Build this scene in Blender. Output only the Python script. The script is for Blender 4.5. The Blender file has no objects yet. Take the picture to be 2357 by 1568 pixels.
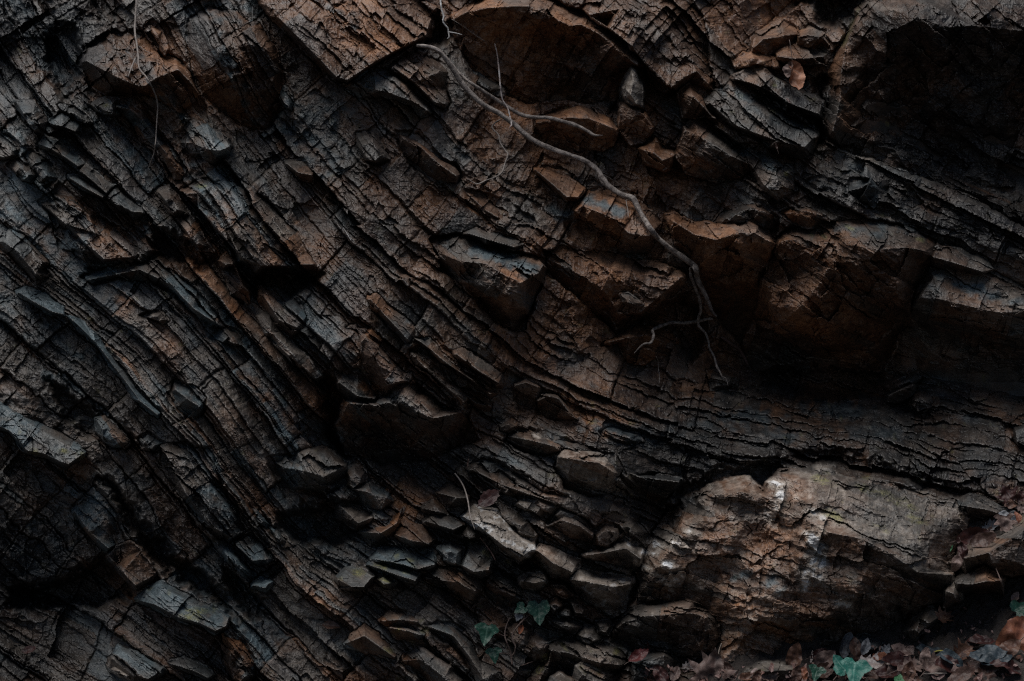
import bpy, math, random
import numpy as np
from mathutils.geometry import delaunay_2d_cdt
from mathutils import Vector
random.seed(7)
scene = bpy.context.scene
col = scene.collection
# ------------------------------------------------------------------ camera, sky, sun, exposure
FOC, SENS, DIST, CAMZ = 50.0, 36.0, 4.0, 1.0
cam_d = bpy.data.cameras.new("camera"); cam = bpy.data.objects.new("camera", cam_d)
col.objects.link(cam); scene.camera = cam
cam_d.lens, cam_d.sensor_width, cam_d.clip_start, cam_d.clip_end = FOC, SENS, 0.05, 500
cam.location = (0, 0, CAMZ); cam.rotation_euler = (math.radians(90), 0, 0)
cam_d.dof.use_dof = True; cam_d.dof.focus_distance = 3.97; cam_d.dof.aperture_fstop = 3.5
SUN_EL, SUN_AZ = math.radians(76), math.radians(230)      # high, from behind the camera's left shoulder
world = bpy.data.worlds.new("World"); scene.world = world; world.use_nodes = True
wn, wl = world.node_tree.nodes, world.node_tree.links
sky = wn.new("ShaderNodeTexSky"); sky.sky_type = 'NISHITA'; sky.sun_disc = False
sky.sun_elevation = SUN_EL; sky.sun_rotation = SUN_AZ; sky.air_density = 1.0; sky.dust_density = 1.5
wl.new(sky.outputs[0], wn["Background"].inputs[0]); wn["Background"].inputs[1].default_value = 0.07
sun_d = bpy.data.lights.new("sun", 'SUN'); sun_d.energy = 5.0; sun_d.angle = math.radians(52)
sun_d.color = (1.0, 0.98, 0.95)
sun = bpy.data.objects.new("sun", sun_d); col.objects.link(sun)
_dir = Vector((math.sin(SUN_AZ) * math.cos(SUN_EL), math.cos(SUN_AZ) * math.cos(SUN_EL), math.sin(SUN_EL)))
sun.rotation_euler = _dir.to_track_quat('Z', 'Y').to_euler()
vs = scene.view_settings
vs.view_transform = 'Standard'; vs.look = 'None'; vs.gamma = 1; vs.exposure = -0.48; vs.use_curve_mapping = False
scene.cycles.use_denoising = False; scene.cycles.filter_width = 1.15; scene.cycles.max_bounces = 4; scene.cycles.diffuse_bounces = 3; scene.cycles.glossy_bounces = 1

# ------------------------------------------------------------------ tracing helpers: units of the photograph (2357 wide) to metres
W, H = 2357.0, 1568.0
KX = SENS / FOC / W
def world_pt(u, v, d):
    """a traced place and its distance in front of the 4 m plane (cm) -> metres"""
    y = DIST - np.asarray(d) / 100.0
    return (np.asarray(u) - W / 2) * KX * y, y, CAMZ + (H / 2 - np.asarray(v)) * KX * y
CROP = dict(A=(0, 0, 2.9257), B=(776.8, 0, 2.9257), C=(1551.4, 0, 2.9257), D=(0, 517.9, 2.9257), E=(776.8, 517.9, 2.9257),
            F=(1551.4, 517.9, 2.9257), G=(0, 1032.9, 2.9257), H=(776.8, 1032.9, 2.9257), I=(1551.4, 1032.9, 2.9257),
            J=(1496.1, 1323.5, 5.461), K=(1925.4, 1266.0, 5.19), M=(1064.6, 1323.5, 5.461), N=(2071.6, 1093.3, 6.811),
            Q=(1381.0, 575.4, 4.866), Z=(0, 0, 1.0))
def pts(code, s, dflt):
    ox, oy, f = CROP[code]; out = []
    for w in s.split():
        a = [float(q) for q in w.split(',')]
        out.append((a[0] / f + ox, a[1] / f + oy, a[2] if len(a) > 2 else dflt))
    return np.array(out)

# ------------------------------------------------------------------ noise
F32 = np.float32
_perm = {}
def _tab(seed):
    if seed not in _perm:
        r = np.random.RandomState(seed + 11); p = r.permutation(256); _perm[seed] = np.concatenate([p, p]).astype(np.int32)
    return _perm[seed]
_ang = np.arange(256) * 2 * np.pi / 256
_gx, _gy = np.cos(_ang).astype(F32), np.sin(_ang).astype(F32)
def perlin(x, y, seed=0):
    p = _tab(seed)
    xi = np.floor(x).astype(np.int32); yi = np.floor(y).astype(np.int32)
    xf = (x - xi).astype(F32); yf = (y - yi).astype(F32)
    xi &= 255; yi &= 255; x1 = (xi + 1) & 255; y1 = (yi + 1) & 255
    fu = xf * xf * xf * (xf * (xf * 6 - 15) + 10); fv = yf * yf * yf * (yf * (yf * 6 - 15) + 10)
    def g(a, b, dx, dy):
        h = p[p[a] + b]; return _gx[h] * dx + _gy[h] * dy
    n0 = g(xi, yi, xf, yf); n1 = g(x1, yi, xf - 1, yf)
    n2 = g(xi, y1, xf, yf - 1); n3 = g(x1, y1, xf - 1, yf - 1)
    a = n0 + fu * (n1 - n0); b = n2 + fu * (n3 - n2)
    return (a + fv * (b - a)) * 1.5
def fbm(x, y, oct=3, seed=0, gain=.5):
    r = 0; a = 1.0; f = 1.0
    for o in range(oct):
        r = r + a * perlin(x * f + 17.3 * o, y * f - 9.1 * o, seed + o); a *= gain; f *= 2.03
    return r
def ridged(x, y, oct=3, seed=0):
    r = 0; a = 1.0; f = 1.0
    for o in range(oct):
        r = r + a * (1 - 2 * np.abs(perlin(x * f + 7.7 * o, y * f + 3.1 * o, seed + o))); a *= .5; f *= 2.1
    return r
def hash01(i, j, seed):
    h = (i.astype(np.int64) * 73856093) ^ (j.astype(np.int64) * 19349663) ^ (seed * 83492791)
    h = (h ^ (h >> 13)) * 1274126177 & 0x7fffffff
    h = (h ^ (h >> 15)) * 668265263 & 0x7fffffff
    return ((h & 0xffff) / 65535.0).astype(F32)
def sstep(x):
    x = np.clip(x, 0, 1); return x * x * (3 - 2 * x)

# ------------------------------------------------------------------ the fold: how the beds run across the face
# place, dip of the bedding trace in degrees (downwards to the right), weight of bedding, weight of broken facets, rustiness
GUIDE = np.array([
 (-100, 100, 64, .7, .7, .3), (120, 60, 62, .7, .8, .2), (90, 300, 52, .9, .6, .2), (60, 480, 50, 1, .5, .2), (260, 160, 45, .3, 1, .8), (250, 450, 44, .9, .6, .3), (480, 60, 62, .6, .8, .5),
 (540, 200, 66, .6, .8, .8), (400, 330, 48, .5, .9, .5), (600, 330, 50, .7, .7, .3), (820, 80, 35, .8, .6, .9), (950, 230, 43, .9, .5, .3), (760, 330, 50, .8, .6, .3),
 (1250, 180, 20, .2, .8, 1), (1500, 60, 42, .9, .6, .7), (1650, 180, 44, .9, .6, .5), (1760, 60, 58, .5, .8, .9), (1800, 250, 36, .8, .6, .2), (2100, 200, 50, .2, .9, .5),
 (600, 480, 56, .9, .6, .45), (450, 600, 54, .9, .6, .45), (850, 520, 46, .9, .5, .5), (1050, 400, 40, .6, .8, .6), (1300, 330, 22, .4, .9, .7), (1500, 430, 28, .5, .9, 1), (1750, 400, 30, .6, .9, .2),
 (2000, 420, 22, .8, .6, .1), (2250, 560, 24, .6, .6, .2), (100, 640, 40, .9, .6, .1), (300, 650, 38, 1.1, .5, .3), (450, 740, 48, 1.2, .4, .3), (550, 880, 56, 1.2, .3, .3), (150, 850, 46, .9, .6, .1), (700, 700, 42, 1, .4, .45),
 (900, 700, 40, 1, .4, .55), (1000, 850, 38, 1, .4, .7), (1130, 780, 36, .9, .5, .5), (1300, 720, 28, .6, .8, .9), (1600, 700, 20, .4, .9, 1), (1950, 700, 40, .2, .9, .8), (2250, 780, 12, .3, .9, .3),
 (610, 1010, 61, 1.2, .3, .5), (400, 980, 54, 1.1, .4, .1), (120, 1050, 38, .6, .7, .2), (500, 1150, 62, 1.2, .3, .2), (670, 1190, 55, 1.1, .4, .3), (300, 1250, 62, .6, .8, .4), (820, 1000, 40, .5, .9, .5), (1000, 930, 36, .8, .6, .5), (1200, 960, 28, .8, .6, .5),
 (1350, 960, 16, .9, .5, .95), (1600, 960, 6, .6, .7, .6), (1900, 960, 4, .6, .7, .3), (2250, 960, 8, .6, .7, .2), (1450, 1080, 20, 1, .4, .2), (1700, 1060, 8, .7, .6, .3), (2100, 1080, 12, .7, .6, .2), (1250, 1080, 28, 1, .5, .2),
 (900, 1150, 40, .7, .7, .4), (1150, 1200, 33, .8, .7, .2), (1350, 1200, 30, .9, .6, .2), (800, 1250, 32, .8, .7, .2), (1000, 1330, 36, .8, .7, .4), (600, 1350, 52, .9, .6, .2), (150, 1400, 22, .7, .6, .2), (350, 1480, 28, 1, .5, .2),
 (700, 1480, 50, .8, .6, .3), (1000, 1500, 52, 1, .5, .3), (1300, 1400, 30, .5, .9, .2), (1750, 1250, 18, .6, .8, .7), (2000, 1250, 22, .9, .6, .3), (1800, 1400, 12, .4, .9, .8), (1550, 1450, 8, .7, .6, .3), (2300, 1400, 10, .4, .6, .3),
 (-300, 800, 50, .9, .5, .2), (2700, 800, 10, .7, .6, .2), (1200, -300, 40, .8, .6, .5), (1200, 1850, 40, .7, .6, .3), (0, 1800, 35, .7, .6, .3), (2500, -300, 40, .6, .6, .3)], dtype=float)
U0, V0, STEP = -700.0, -700.0, 20.0
NU, NV = 190, 152
_cu = U0 + STEP * np.arange(NU); _cv = V0 + STEP * np.arange(NV)
CU, CV = np.meshgrid(_cu, _cv)
def _idw(cols, power=3.0):
    wsum = 0; acc = [0] * len(cols)
    for g in GUIDE:
        w = 1.0 / ((CU - g[0]) ** 2 + (CV - g[1]) ** 2 + 3000.0) ** (power / 2)
        wsum = wsum + w
        for k, c in enumerate(cols): acc[k] = acc[k] + w * c(g)
    return [a / wsum for a in acc]
GUIDE[:, 4] *= np.where(GUIDE[:, 3] >= .9, .5, 1.0)                 # clean ribs where the bedding is strong
_c2, _s2, F_BED, F_CHIP, F_RUST = _idw([lambda g: math.cos(math.radians(g[2])), lambda g: math.sin(math.radians(g[2])), lambda g: g[3], lambda g: g[4], lambda g: g[5]])
_n = np.hypot(_c2, _s2); _c2 /= _n; _s2 /= _n
def _poisson(gx, gy, start=None, iters=500):
    """least squares potential whose slope follows (gx, gy)"""
    def G(s): return np.diff(s, axis=1) / STEP, np.diff(s, axis=0) / STEP
    def GT(a, b):
        r = np.zeros((NV, NU)); r[:, 1:] += a / STEP; r[:, :-1] -= a / STEP; r[1:] += b / STEP; r[:-1] -= b / STEP; return r
    rhs = GT((gx[:, 1:] + gx[:, :-1]) / 2, (gy[1:] + gy[:-1]) / 2)
    s = gx.mean() * CU + gy.mean() * CV if start is None else start; r = rhs - GT(*G(s)); p = r.copy(); rr = (r * r).sum()
    for _ in range(iters):
        ap = GT(*G(p)); al = rr / max((p * ap).sum(), 1e-12); s = s + al * p; r = r - al * ap; r2 = (r * r).sum(); p = r + (r2 / rr) * p; rr = r2
        if rr < 1e-8: break
    return s
def _field(nx, ny):
    """as above, letting the beds thicken and thin so that their direction is kept"""
    s = _poisson(nx, ny)
    for _ in range(14):
        gy_, gx_ = np.gradient(s, STEP); m = np.clip(gx_ * nx + gy_ * ny, .45, 1.9); s = _poisson(nx * m, ny * m, s, 120)
    return s
F_S = _field(-_s2, _c2)         # across the beds, growing to the lower left
F_T = _field(_c2, _s2)          # along the beds

# large shape of the face: (u, v, cm towards the viewer)
BIG = np.array([(-300, -300, -62), (400, -300, -60), (1200, -300, -66), (2000, -300, -70), (2700, -300, -70), (0, 0, -40), (500, 0, -38), (1000, 0, -46), (1300, 20, -44), (1700, 0, -54), (1850, 0, -62), (2100, 0, -52), (2400, 0, -50),
 (0, 300, -27), (400, 300, -24), (900, 300, -27), (1250, 250, -40), (1500, 300, -36), (1750, 300, -34), (2100, 300, -40), (2400, 300, -40), (0, 600, -14), (400, 600, -13), (650, 640, -16), (800, 600, -16), (1200, 600, -20), (1500, 600, -26), (1750, 600, -30), (2000, 600, -22), (2400, 600, -16),
 (0, 800, -7), (400, 800, -4), (800, 800, -4), (1100, 800, -12), (1400, 800, -30), (1700, 840, -50), (2000, 870, -48), (2400, 900, -36), (1300, 950, -13), (1600, 950, -24), (2000, 960, -24), (2400, 960, -22),
 (0, 1050, 1), (400, 1050, 5), (740, 1000, -6), (900, 1020, -14), (1150, 1000, -12), (1400, 1050, -2), (1700, 1060, -6), (2100, 1060, -8), (2400, 1060, -6), (0, 1250, 2), (400, 1250, 4), (700, 1250, 0), (1000, 1200, 0), (1350, 1200, 0), (1520, 1150, -16), (1900, 1250, 4), (2400, 1250, 8),
 (100, 1400, -8), (450, 1400, 8), (800, 1350, 7), (1150, 1350, 5), (1450, 1350, -6), (1900, 1400, 6), (2300, 1400, 16), (0, 1568, 8), (600, 1568, 14), (1100, 1568, 14), (1400, 1568, 12), (1700, 1560, 16), (2300, 1560, 26),
 (-300, 800, -8), (-300, 1700, 8), (700, 1850, 30), (1700, 1850, 34), (2700, 1850, 45), (2700, 900, -25)], dtype=float)
def _tps(r2): return np.where(r2 > 0, r2 * np.log(np.maximum(r2, 1e-12)), 0)
_n = len(BIG); _P = BIG[:, :2] / 1000
_A = np.zeros((_n + 3, _n + 3)); _A[:_n, :_n] = _tps(((_P[:, None] - _P[None]) ** 2).sum(-1)) + np.eye(_n) * .002
_A[:_n, _n] = 1; _A[:_n, _n + 1:] = _P; _A[_n:, :_n] = _A[:_n, _n:].T
_c = np.linalg.solve(_A, np.concatenate([BIG[:, 2], [0, 0, 0]]))
F_D = _c[_n] + _c[_n + 1] * CU / 1000 + _c[_n + 2] * CV / 1000
for _k in range(_n): F_D = F_D + _c[_k] * _tps((CU / 1000 - _P[_k, 0]) ** 2 + (CV / 1000 - _P[_k, 1]) ** 2)

def sample(f, u, v):
    x = np.clip((u - U0) / STEP, 0, NU - 1.001); y = np.clip((v - V0) / STEP, 0, NV - 1.001)
    i = x.astype(np.int32); j = y.astype(np.int32); a = x - i; b = y - j
    return (f[j, i] * (1 - a) + f[j, i + 1] * a) * (1 - b) + (f[j + 1, i] * (1 - a) + f[j + 1, i + 1] * a) * b
def macro(u, v):
    d = sample(F_D, u, v)
    d = d - np.maximum(0, -300 - v) * .035 + np.maximum(0, v - 1900) * .03          # far above and below the face keeps its lean
    return d - np.maximum(0, np.abs(u - W / 2) - 1700) * .01

# ------------------------------------------------------------------ broken, bedded rock as relief (cm)
class Beds:
    def __init__(self, mean, length, seed):
        r = np.random.RandomState(seed); th = mean * np.exp(r.normal(0, .68, 4000)); self.b = np.cumsum(th) - th.sum() / 2
        self.th = th; self.r = r.rand(4000, 6).astype(F32); self.len = length; self.seed = seed
    def __call__(self, S, T):
        i = np.clip(np.searchsorted(self.b, S) - 1, 0, 3998); th = self.th[i + 1]; f = ((S - self.b[i]) / th).astype(F32); r = self.r[i]
        L = self.len * (.55 + .9 * r[..., 0]); tt = T / L + r[..., 1] * 37; b = np.floor(tt); ft = (tt - b).astype(F32)
        return r, f, ft, hash01(i, b, self.seed), hash01(i, b, self.seed + 1), np.minimum(f, 1 - f) * th, np.minimum(ft, 1 - ft) * L
B1, B2, B3 = Beds(84, 230, 3), Beds(29, 150, 5), Beds(10.5, 90, 8)
def scoops(x, y, seed, slope=1.3, off=.5, quad=.75):
    """hollow chips meeting in sharp edges; cell size 1"""
    xi = np.floor(x); yi = np.floor(y); best = np.full(x.shape, 9.0, F32)
    for a in (-1, 0, 1):
        for b in (-1, 0, 1):
            ci, cj = xi + a, yi + b
            dx = (x - ci - hash01(ci, cj, seed)).astype(F32); dy = (y - cj - hash01(ci, cj, seed + 1)).astype(F32)
            h = (hash01(ci, cj, seed + 2) - .5) * 2 * off + ((hash01(ci, cj, seed + 3) - .5) * dx + (hash01(ci, cj, seed + 4) - .5) * dy) * 2 * slope + quad * (dx * dx + dy * dy)
            np.minimum(best, h, out=best)
    return best
def facets(x, y, seed, slope=1.9, off=.5):
    """flat broken faces with steps between them"""
    xi = np.floor(x); yi = np.floor(y); bd = np.full(x.shape, 99.0, F32); d2 = bd.copy(); bh = np.zeros(x.shape, F32)
    for a in (-1, 0, 1):
        for b in (-1, 0, 1):
            ci, cj = xi + a, yi + b
            dx = (x - ci - hash01(ci, cj, seed)).astype(F32); dy = (y - cj - hash01(ci, cj, seed + 1)).astype(F32)
            d = np.abs(dx) + np.abs(dy) * .9 + .5 * np.maximum(np.abs(dx), np.abs(dy))
            h = (hash01(ci, cj, seed + 2) - .5) * 2 * off + ((hash01(ci, cj, seed + 3) - .5) * dx + (hash01(ci, cj, seed + 4) - .5) * dy) * 2 * slope
            m = d < bd; d2 = np.where(m, bd, np.minimum(d2, d)); bh = np.where(m, h, bh); bd = np.where(m, d, bd)
    return bh, d2 - bd
def relief(u, v, bed, chip, coarse=1.0, shift=0.0, fine=1.0):
    wu = 9 * fbm(u / 150, v / 150, 3, 21) + 2.2 * fbm(u / 15, v / 15, 2, 24)
    wv = 9 * fbm(u / 150, v / 150, 3, 31) + 2.2 * fbm(u / 15, v / 15, 2, 34)
    S = sample(F_S, u, v); T = sample(F_T, u, v)
    ci = np.floor(T / 170 + .6 * perlin(u / 160, v / 160, 37) + .22 * S / 170); cj = np.floor(S / 310 + .35 * perlin(u / 120, v / 120, 38))
    S = S + wv + shift + 15 * (hash01(ci, cj, 39) - .5); T = T + wu + shift * 1.7            # the beds are faulted in blocks
    h = np.zeros(u.shape, F32)
    rib = sstep(.5 + 1.1 * fbm(u / 260, v / 260, 2, 44)); smo = .45 + .75 * sstep(.5 + 1.2 * fbm(u / 170, v / 170, 2, 47))     # ribbed here, broad clean faces there
    if coarse > 0:
        r, f, ft, o, q, ds, dt = B1(S, T)
        h = h + bed * coarse * (6.0 * (r[..., 2] - .5) + 4.4 * (o - .5) + (2.0 + 4.6 * r[..., 5]) * (f - .5) + 5.0 * (q - .5) * (ft - .5) - 2.0 * r[..., 4] * np.exp(-(ds / 3.0) ** 2) - 1.0 * np.exp(-(dt / 2.2) ** 2))
    r, f, ft, o, q, ds, dt = B2(S + .7 * wu, T)
    a2 = bed * (.25 + 1.3 * r[..., 3]) * (.55 + .75 * rib)
    h = h + a2 * (1.7 * (r[..., 2] - .5) + (1.9 - 1.4 * rib) * (o - .5) + (.6 + 1.9 * r[..., 5]) * (f - .5) + 2.3 * (q - .5) * (ft - .5) - (.3 + 1.1 * rib) * r[..., 4] * np.exp(-(ds / 2.0) ** 2) - .35 * (r[..., 4] > .7) * np.exp(-(dt / 1.7) ** 2))
    r, f, ft, o, q, ds, dt = B3(S - .5 * wu + 1.2 * fbm(u / 9, v / 9, 2, 61), T)
    a3 = bed * sstep(.5 + 1.3 * fbm(u / 150, v / 150, 2, 51)) * (.2 + 1.1 * r[..., 3])
    h = h + a3 * (.6 * (r[..., 2] - .5) + .4 * (o - .5) + .7 * (f - .5) + .5 * (q - .5) * (ft - .5) - .3 * rib * r[..., 4] * np.exp(-(ds / 1.9) ** 2))
    X = (T + .6 * wv) * .8; Y = S * 1.15
    h = h + chip * 5.2 * scoops(X / 165 + 1.7, Y / 140, 75, 1.7, .3, .5)
    fh, fe = facets(X / 80, Y / 68, 71, 2.0, .36); h = h + (chip + .12 * bed) * (1.5 * fh + 2.4 * scoops(X / 78 + 5.2, Y / 66, 73, 1.8, .3, .5))
    h = h + (chip + .14 * bed) * (.4 * facets(X / 30 + 3.3, Y / 25, 81, 1.9, .3)[0] + 1.0 * scoops(X / 31, Y / 27, 85, 1.8, .3, .5)) * smo
    h = h + (.3 + chip) * .3 * smo * scoops(u / 13 + 3.3, v / 11, 83, 1.8, .3, .5)
    h = h + chip * (1.5 * scoops(X / 52, Y / 44, 91) + .6 * scoops(X / 17, Y / 15, 101)) + (.12 * smo) * (.4 + chip) * scoops(u / 6.5, v / 5.8, 111)
    h = h + fine * (.40 * fbm(u / 26, v / 22, 3, 121) + .08 * ridged(u / 8, v / 7, 2, 131) * (.5 + chip) + .09 * perlin(u / 3.6, v / 3.3, 141))
    crack = np.abs(fbm(u / 190, v / 190, 4, 151, .5)); h = h - 1.1 * np.exp(-(crack / .007) ** 2) * (perlin(u / 220, v / 220, 155) > .25)
    return h, S, T

# ------------------------------------------------------------------ colour marks of the rock itself: rust, blue-grey patina, white mineral, lichen; also painted-in shade
WET_SHADE = []   # wet ledge rock plus shade painted into corners and overhang: u, v, ru, rv
def wet_shade(u, v):
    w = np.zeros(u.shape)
    for a, b, c, d in WET_SHADE: w = np.maximum(w, np.clip(1.6 - 1.4 * np.hypot((u - a) / c, (v - b) / d), 0, 1))
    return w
STAIN = []   # filled by stain(): u, v, ru, rv, angle, channel, strength
def stain(ch, code, s, ru, rv=None, ang=0, k=1.0):
    for p in pts(code, s, 0): STAIN.append((p[0], p[1], ru, rv or ru, math.radians(ang), ch, k))
def stains(u, v, S, T, tint):
    n = fbm(u / 110, v / 110, 4, 201, .45); n2 = fbm(u / 30, v / 26, 3, 211); n3 = fbm(T / 120, S / 34, 3, 221)
    rust = np.clip(sample(F_RUST, u, v) * 1.15 - .25 + .55 * n + .2 * n3 + .1 * n2 + tint[0], 0, 1)
    blue = np.clip(.0 - .45 * n - .4 * n3 + .1 * n2 - .5 * sample(F_RUST, u, v) + tint[1], 0, 1)
    r_, f_, ft_, o_, q_, ds_, dt_ = B1(S, T); r2, f2, ft2, o2, q2, ds2, dt2 = B2(S, T)      # each bed, and each block of it, has its own patina
    left = np.clip((1150 - u) / 500, .15, 1); blue = np.clip(blue + left * .75 * ((q_ > .66) * (.5 + .5 * f_) * (.6 + n2) + (o2 > .80) * .6), 0, 1)
    rust = np.clip(rust + .22 * (o_ - .5) + .3 * (q2 > .8) - .3 * (q2 < .25), 0, 1) * (1 - .6 * blue)
    pale = np.clip(.22 * n2 + .25 * fbm(u / 11, v / 9, 2, 231) + .2 * n - .40 + tint[2] * (.92 + .5 * n3), 0, 1)
    lich = np.clip(.9 * fbm(u / 30, v / 30, 3, 241) - .62 + tint[3], 0, 1)
    ch = [rust, blue, pale, lich]
    for (cu, cv, ru, rv, an, c, k) in sorted(STAIN, key=lambda q: q[5]):
        R = max(ru, rv) * 1.6
        m = (np.abs(u - cu) < R) & (np.abs(v - cv) < R)
        if not m.any(): continue
        du, dv = u[m] - cu, v[m] - cv; ca, sa = math.cos(an), math.sin(an)
        x, y = (du * ca + dv * sa) / ru, (-du * sa + dv * ca) / rv
        g = np.clip(1.25 - np.hypot(x, y) + .75 * n2[m] + .5 * n[m], 0, 1) * k
        ch[c][m] = np.maximum(ch[c][m], g) if k > 0 else np.maximum(0, ch[c][m] + g)
        if c >= 1 and k > 0: ch[0][m] *= 1 - .8 * g
        if c == 0: ch[2][m] *= 1 - .8 * g
    return np.stack(ch + [np.clip(wet_shade(u, v) * 1.15 + .45 * n2 + .3 * n3 - .1, 0, 1)], -1).astype(F32)

# ------------------------------------------------------------------ meshes
ZS = 4.0
ZW, ZH = int((W + 800) / ZS), int((H + 800) / ZS)
ZBUF = np.full((ZH, ZW), -400.0, F32)                 # how far the built rock stands out, to lay leaves and roots on it
def zput(u, v, d):
    i = ((u + 400) / ZS).astype(int); j = ((v + 400) / ZS).astype(int); m = (i >= 0) & (i < ZW) & (j >= 0) & (j < ZH)
    np.maximum.at(ZBUF, (j[m], i[m]), d[m].astype(F32))
def surf(u, v, r=1):
    i = int((u + 400) / ZS); j = int((v + 400) / ZS); return float(ZBUF[max(0, j - r):j + r + 1, max(0, i - r):i + r + 1].max())
def make_mesh(name, co, quads, mat, stain_arr=None, extra=None, smooth=False):
    me = bpy.data.meshes.new(name)
    quads = np.asarray(quads, dtype=np.int32); nq = len(quads); k = quads.shape[1] if nq else 4
    tot = nq * k; ex = extra or []
    loops = np.concatenate([quads.ravel()] + [np.asarray(e, dtype=np.int32) for e in ex])
    starts = np.concatenate([np.arange(nq) * k, tot + np.cumsum([0] + [len(e) for e in ex[:-1]])[:len(ex)]]) if ex else np.arange(nq) * k
    totals = np.concatenate([np.full(nq, k), [len(e) for e in ex]]) if ex else np.full(nq, k)
    me.vertices.add(len(co)); me.vertices.foreach_set("co", np.ascontiguousarray(co, dtype=F32).ravel())
    me.loops.add(len(loops)); me.loops.foreach_set("vertex_index", loops.astype(np.int32))
    me.polygons.add(len(starts)); me.polygons.foreach_set("loop_start", starts.astype(np.int32)); me.polygons.foreach_set("loop_total", totals.astype(np.int32))
    me.polygons.foreach_set("use_smooth", np.full(len(starts), smooth))
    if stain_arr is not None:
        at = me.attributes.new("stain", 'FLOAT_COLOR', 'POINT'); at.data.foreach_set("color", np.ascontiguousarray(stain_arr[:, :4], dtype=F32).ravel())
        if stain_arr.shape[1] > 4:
            at = me.attributes.new("wet", 'FLOAT', 'POINT'); at.data.foreach_set("value", np.ascontiguousarray(stain_arr[:, 4], dtype=F32))  # carries wet rock and painted shade alike
    me.update(calc_edges=True); me.materials.append(mat)
    return me
def link(name, me, parent=None, **props):
    o = bpy.data.objects.new(name, me); col.objects.link(o)
    if parent is not None: o.parent = parent
    for k, val in props.items():
        if val: o[k] = val
    return o
def grid_quads(ny, nx):
    i = np.arange(ny * nx).reshape(ny, nx)
    return np.stack([i[:-1, :-1], i[1:, :-1], i[1:, 1:], i[:-1, 1:]], -1).reshape(-1, 4)

# ------------------------------------------------------------------ rocks
def poly_sdf(x, y, P):
    d = np.full(x.shape, 1e9); inside = np.zeros(x.shape, bool); n = len(P)
    for k in range(n):
        ax, ay = P[k, 0], P[k, 1]; bx, by = P[(k + 1) % n, 0], P[(k + 1) % n, 1]
        ex, ey = bx - ax, by - ay; t = np.clip(((x - ax) * ex + (y - ay) * ey) / (ex * ex + ey * ey + 1e-9), 0, 1)
        d = np.minimum(d, (x - ax - t * ex) ** 2 + (y - ay - t * ey) ** 2)
        if ay != by: inside ^= ((ay > y) != (by > y)) & (x < ex * (y - ay) / (by - ay) + ax)
    d = np.sqrt(d); return np.where(inside, -d, d)
ROCKS = []
VOIDS = []
def void(code, out, deep, soft=30):
    VOIDS.append((pts(code, out, 0)[:, :2], deep, soft))
def R(code, name, cat, label, out, brow=None, e=2.0, b=8.0, bed=.5, chip=.5, tint=(0, 0, 0, 0), k=.62, sh=(-.02, .16), group=None, coarse=.25, rnd=4.0, lift=0.0, fine=1.0):
    o = pts(code, out, e)
    cy = o[:, 1].mean(); up = (o[:, 1] < cy) & (o[:, 2] == e); o[up, 2] = e - 1.6
    lines = []
    if brow:
        for bl in ([brow] if isinstance(brow, str) else brow): lines.append(pts(code, bl, b))
    else:
        c = o[:, :2].mean(0); size = np.ptp(o[:, :2], axis=0); rr = np.random.RandomState(len(ROCKS) + 5)
        c2 = c + np.array(sh) * size; q = o.copy(); q[:, :2] = c2 + (o[:, :2] - c) * k * (1 + .16 * (rr.rand(len(o), 1) - .5)); q[:, 2] = b * (1 + .3 * (rr.rand(len(o)) - .5))
        for _ in range(8):                                # keep the brow inside a hollow outline
            if (poly_sdf(o[:, 0], o[:, 1], q[:, :2]) > 1).all() and (poly_sdf(q[:, 0], q[:, 1], o[:, :2]) < -1).all(): break
            q[:, :2] = c + (q[:, :2] - c) * .82
        lines.append(q)
    for q in lines: q[:, 2] = np.where(q[:, 2] > 3, 3 + (q[:, 2] - 3) * 1.28, q[:, 2])
    ROCKS.append(dict(name=name, cat=cat, label=label, out=o, lines=lines, bed=bed, chip=chip, tint=tint, group=group, coarse=coarse, rnd=rnd, lift=lift, fine=fine))
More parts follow.
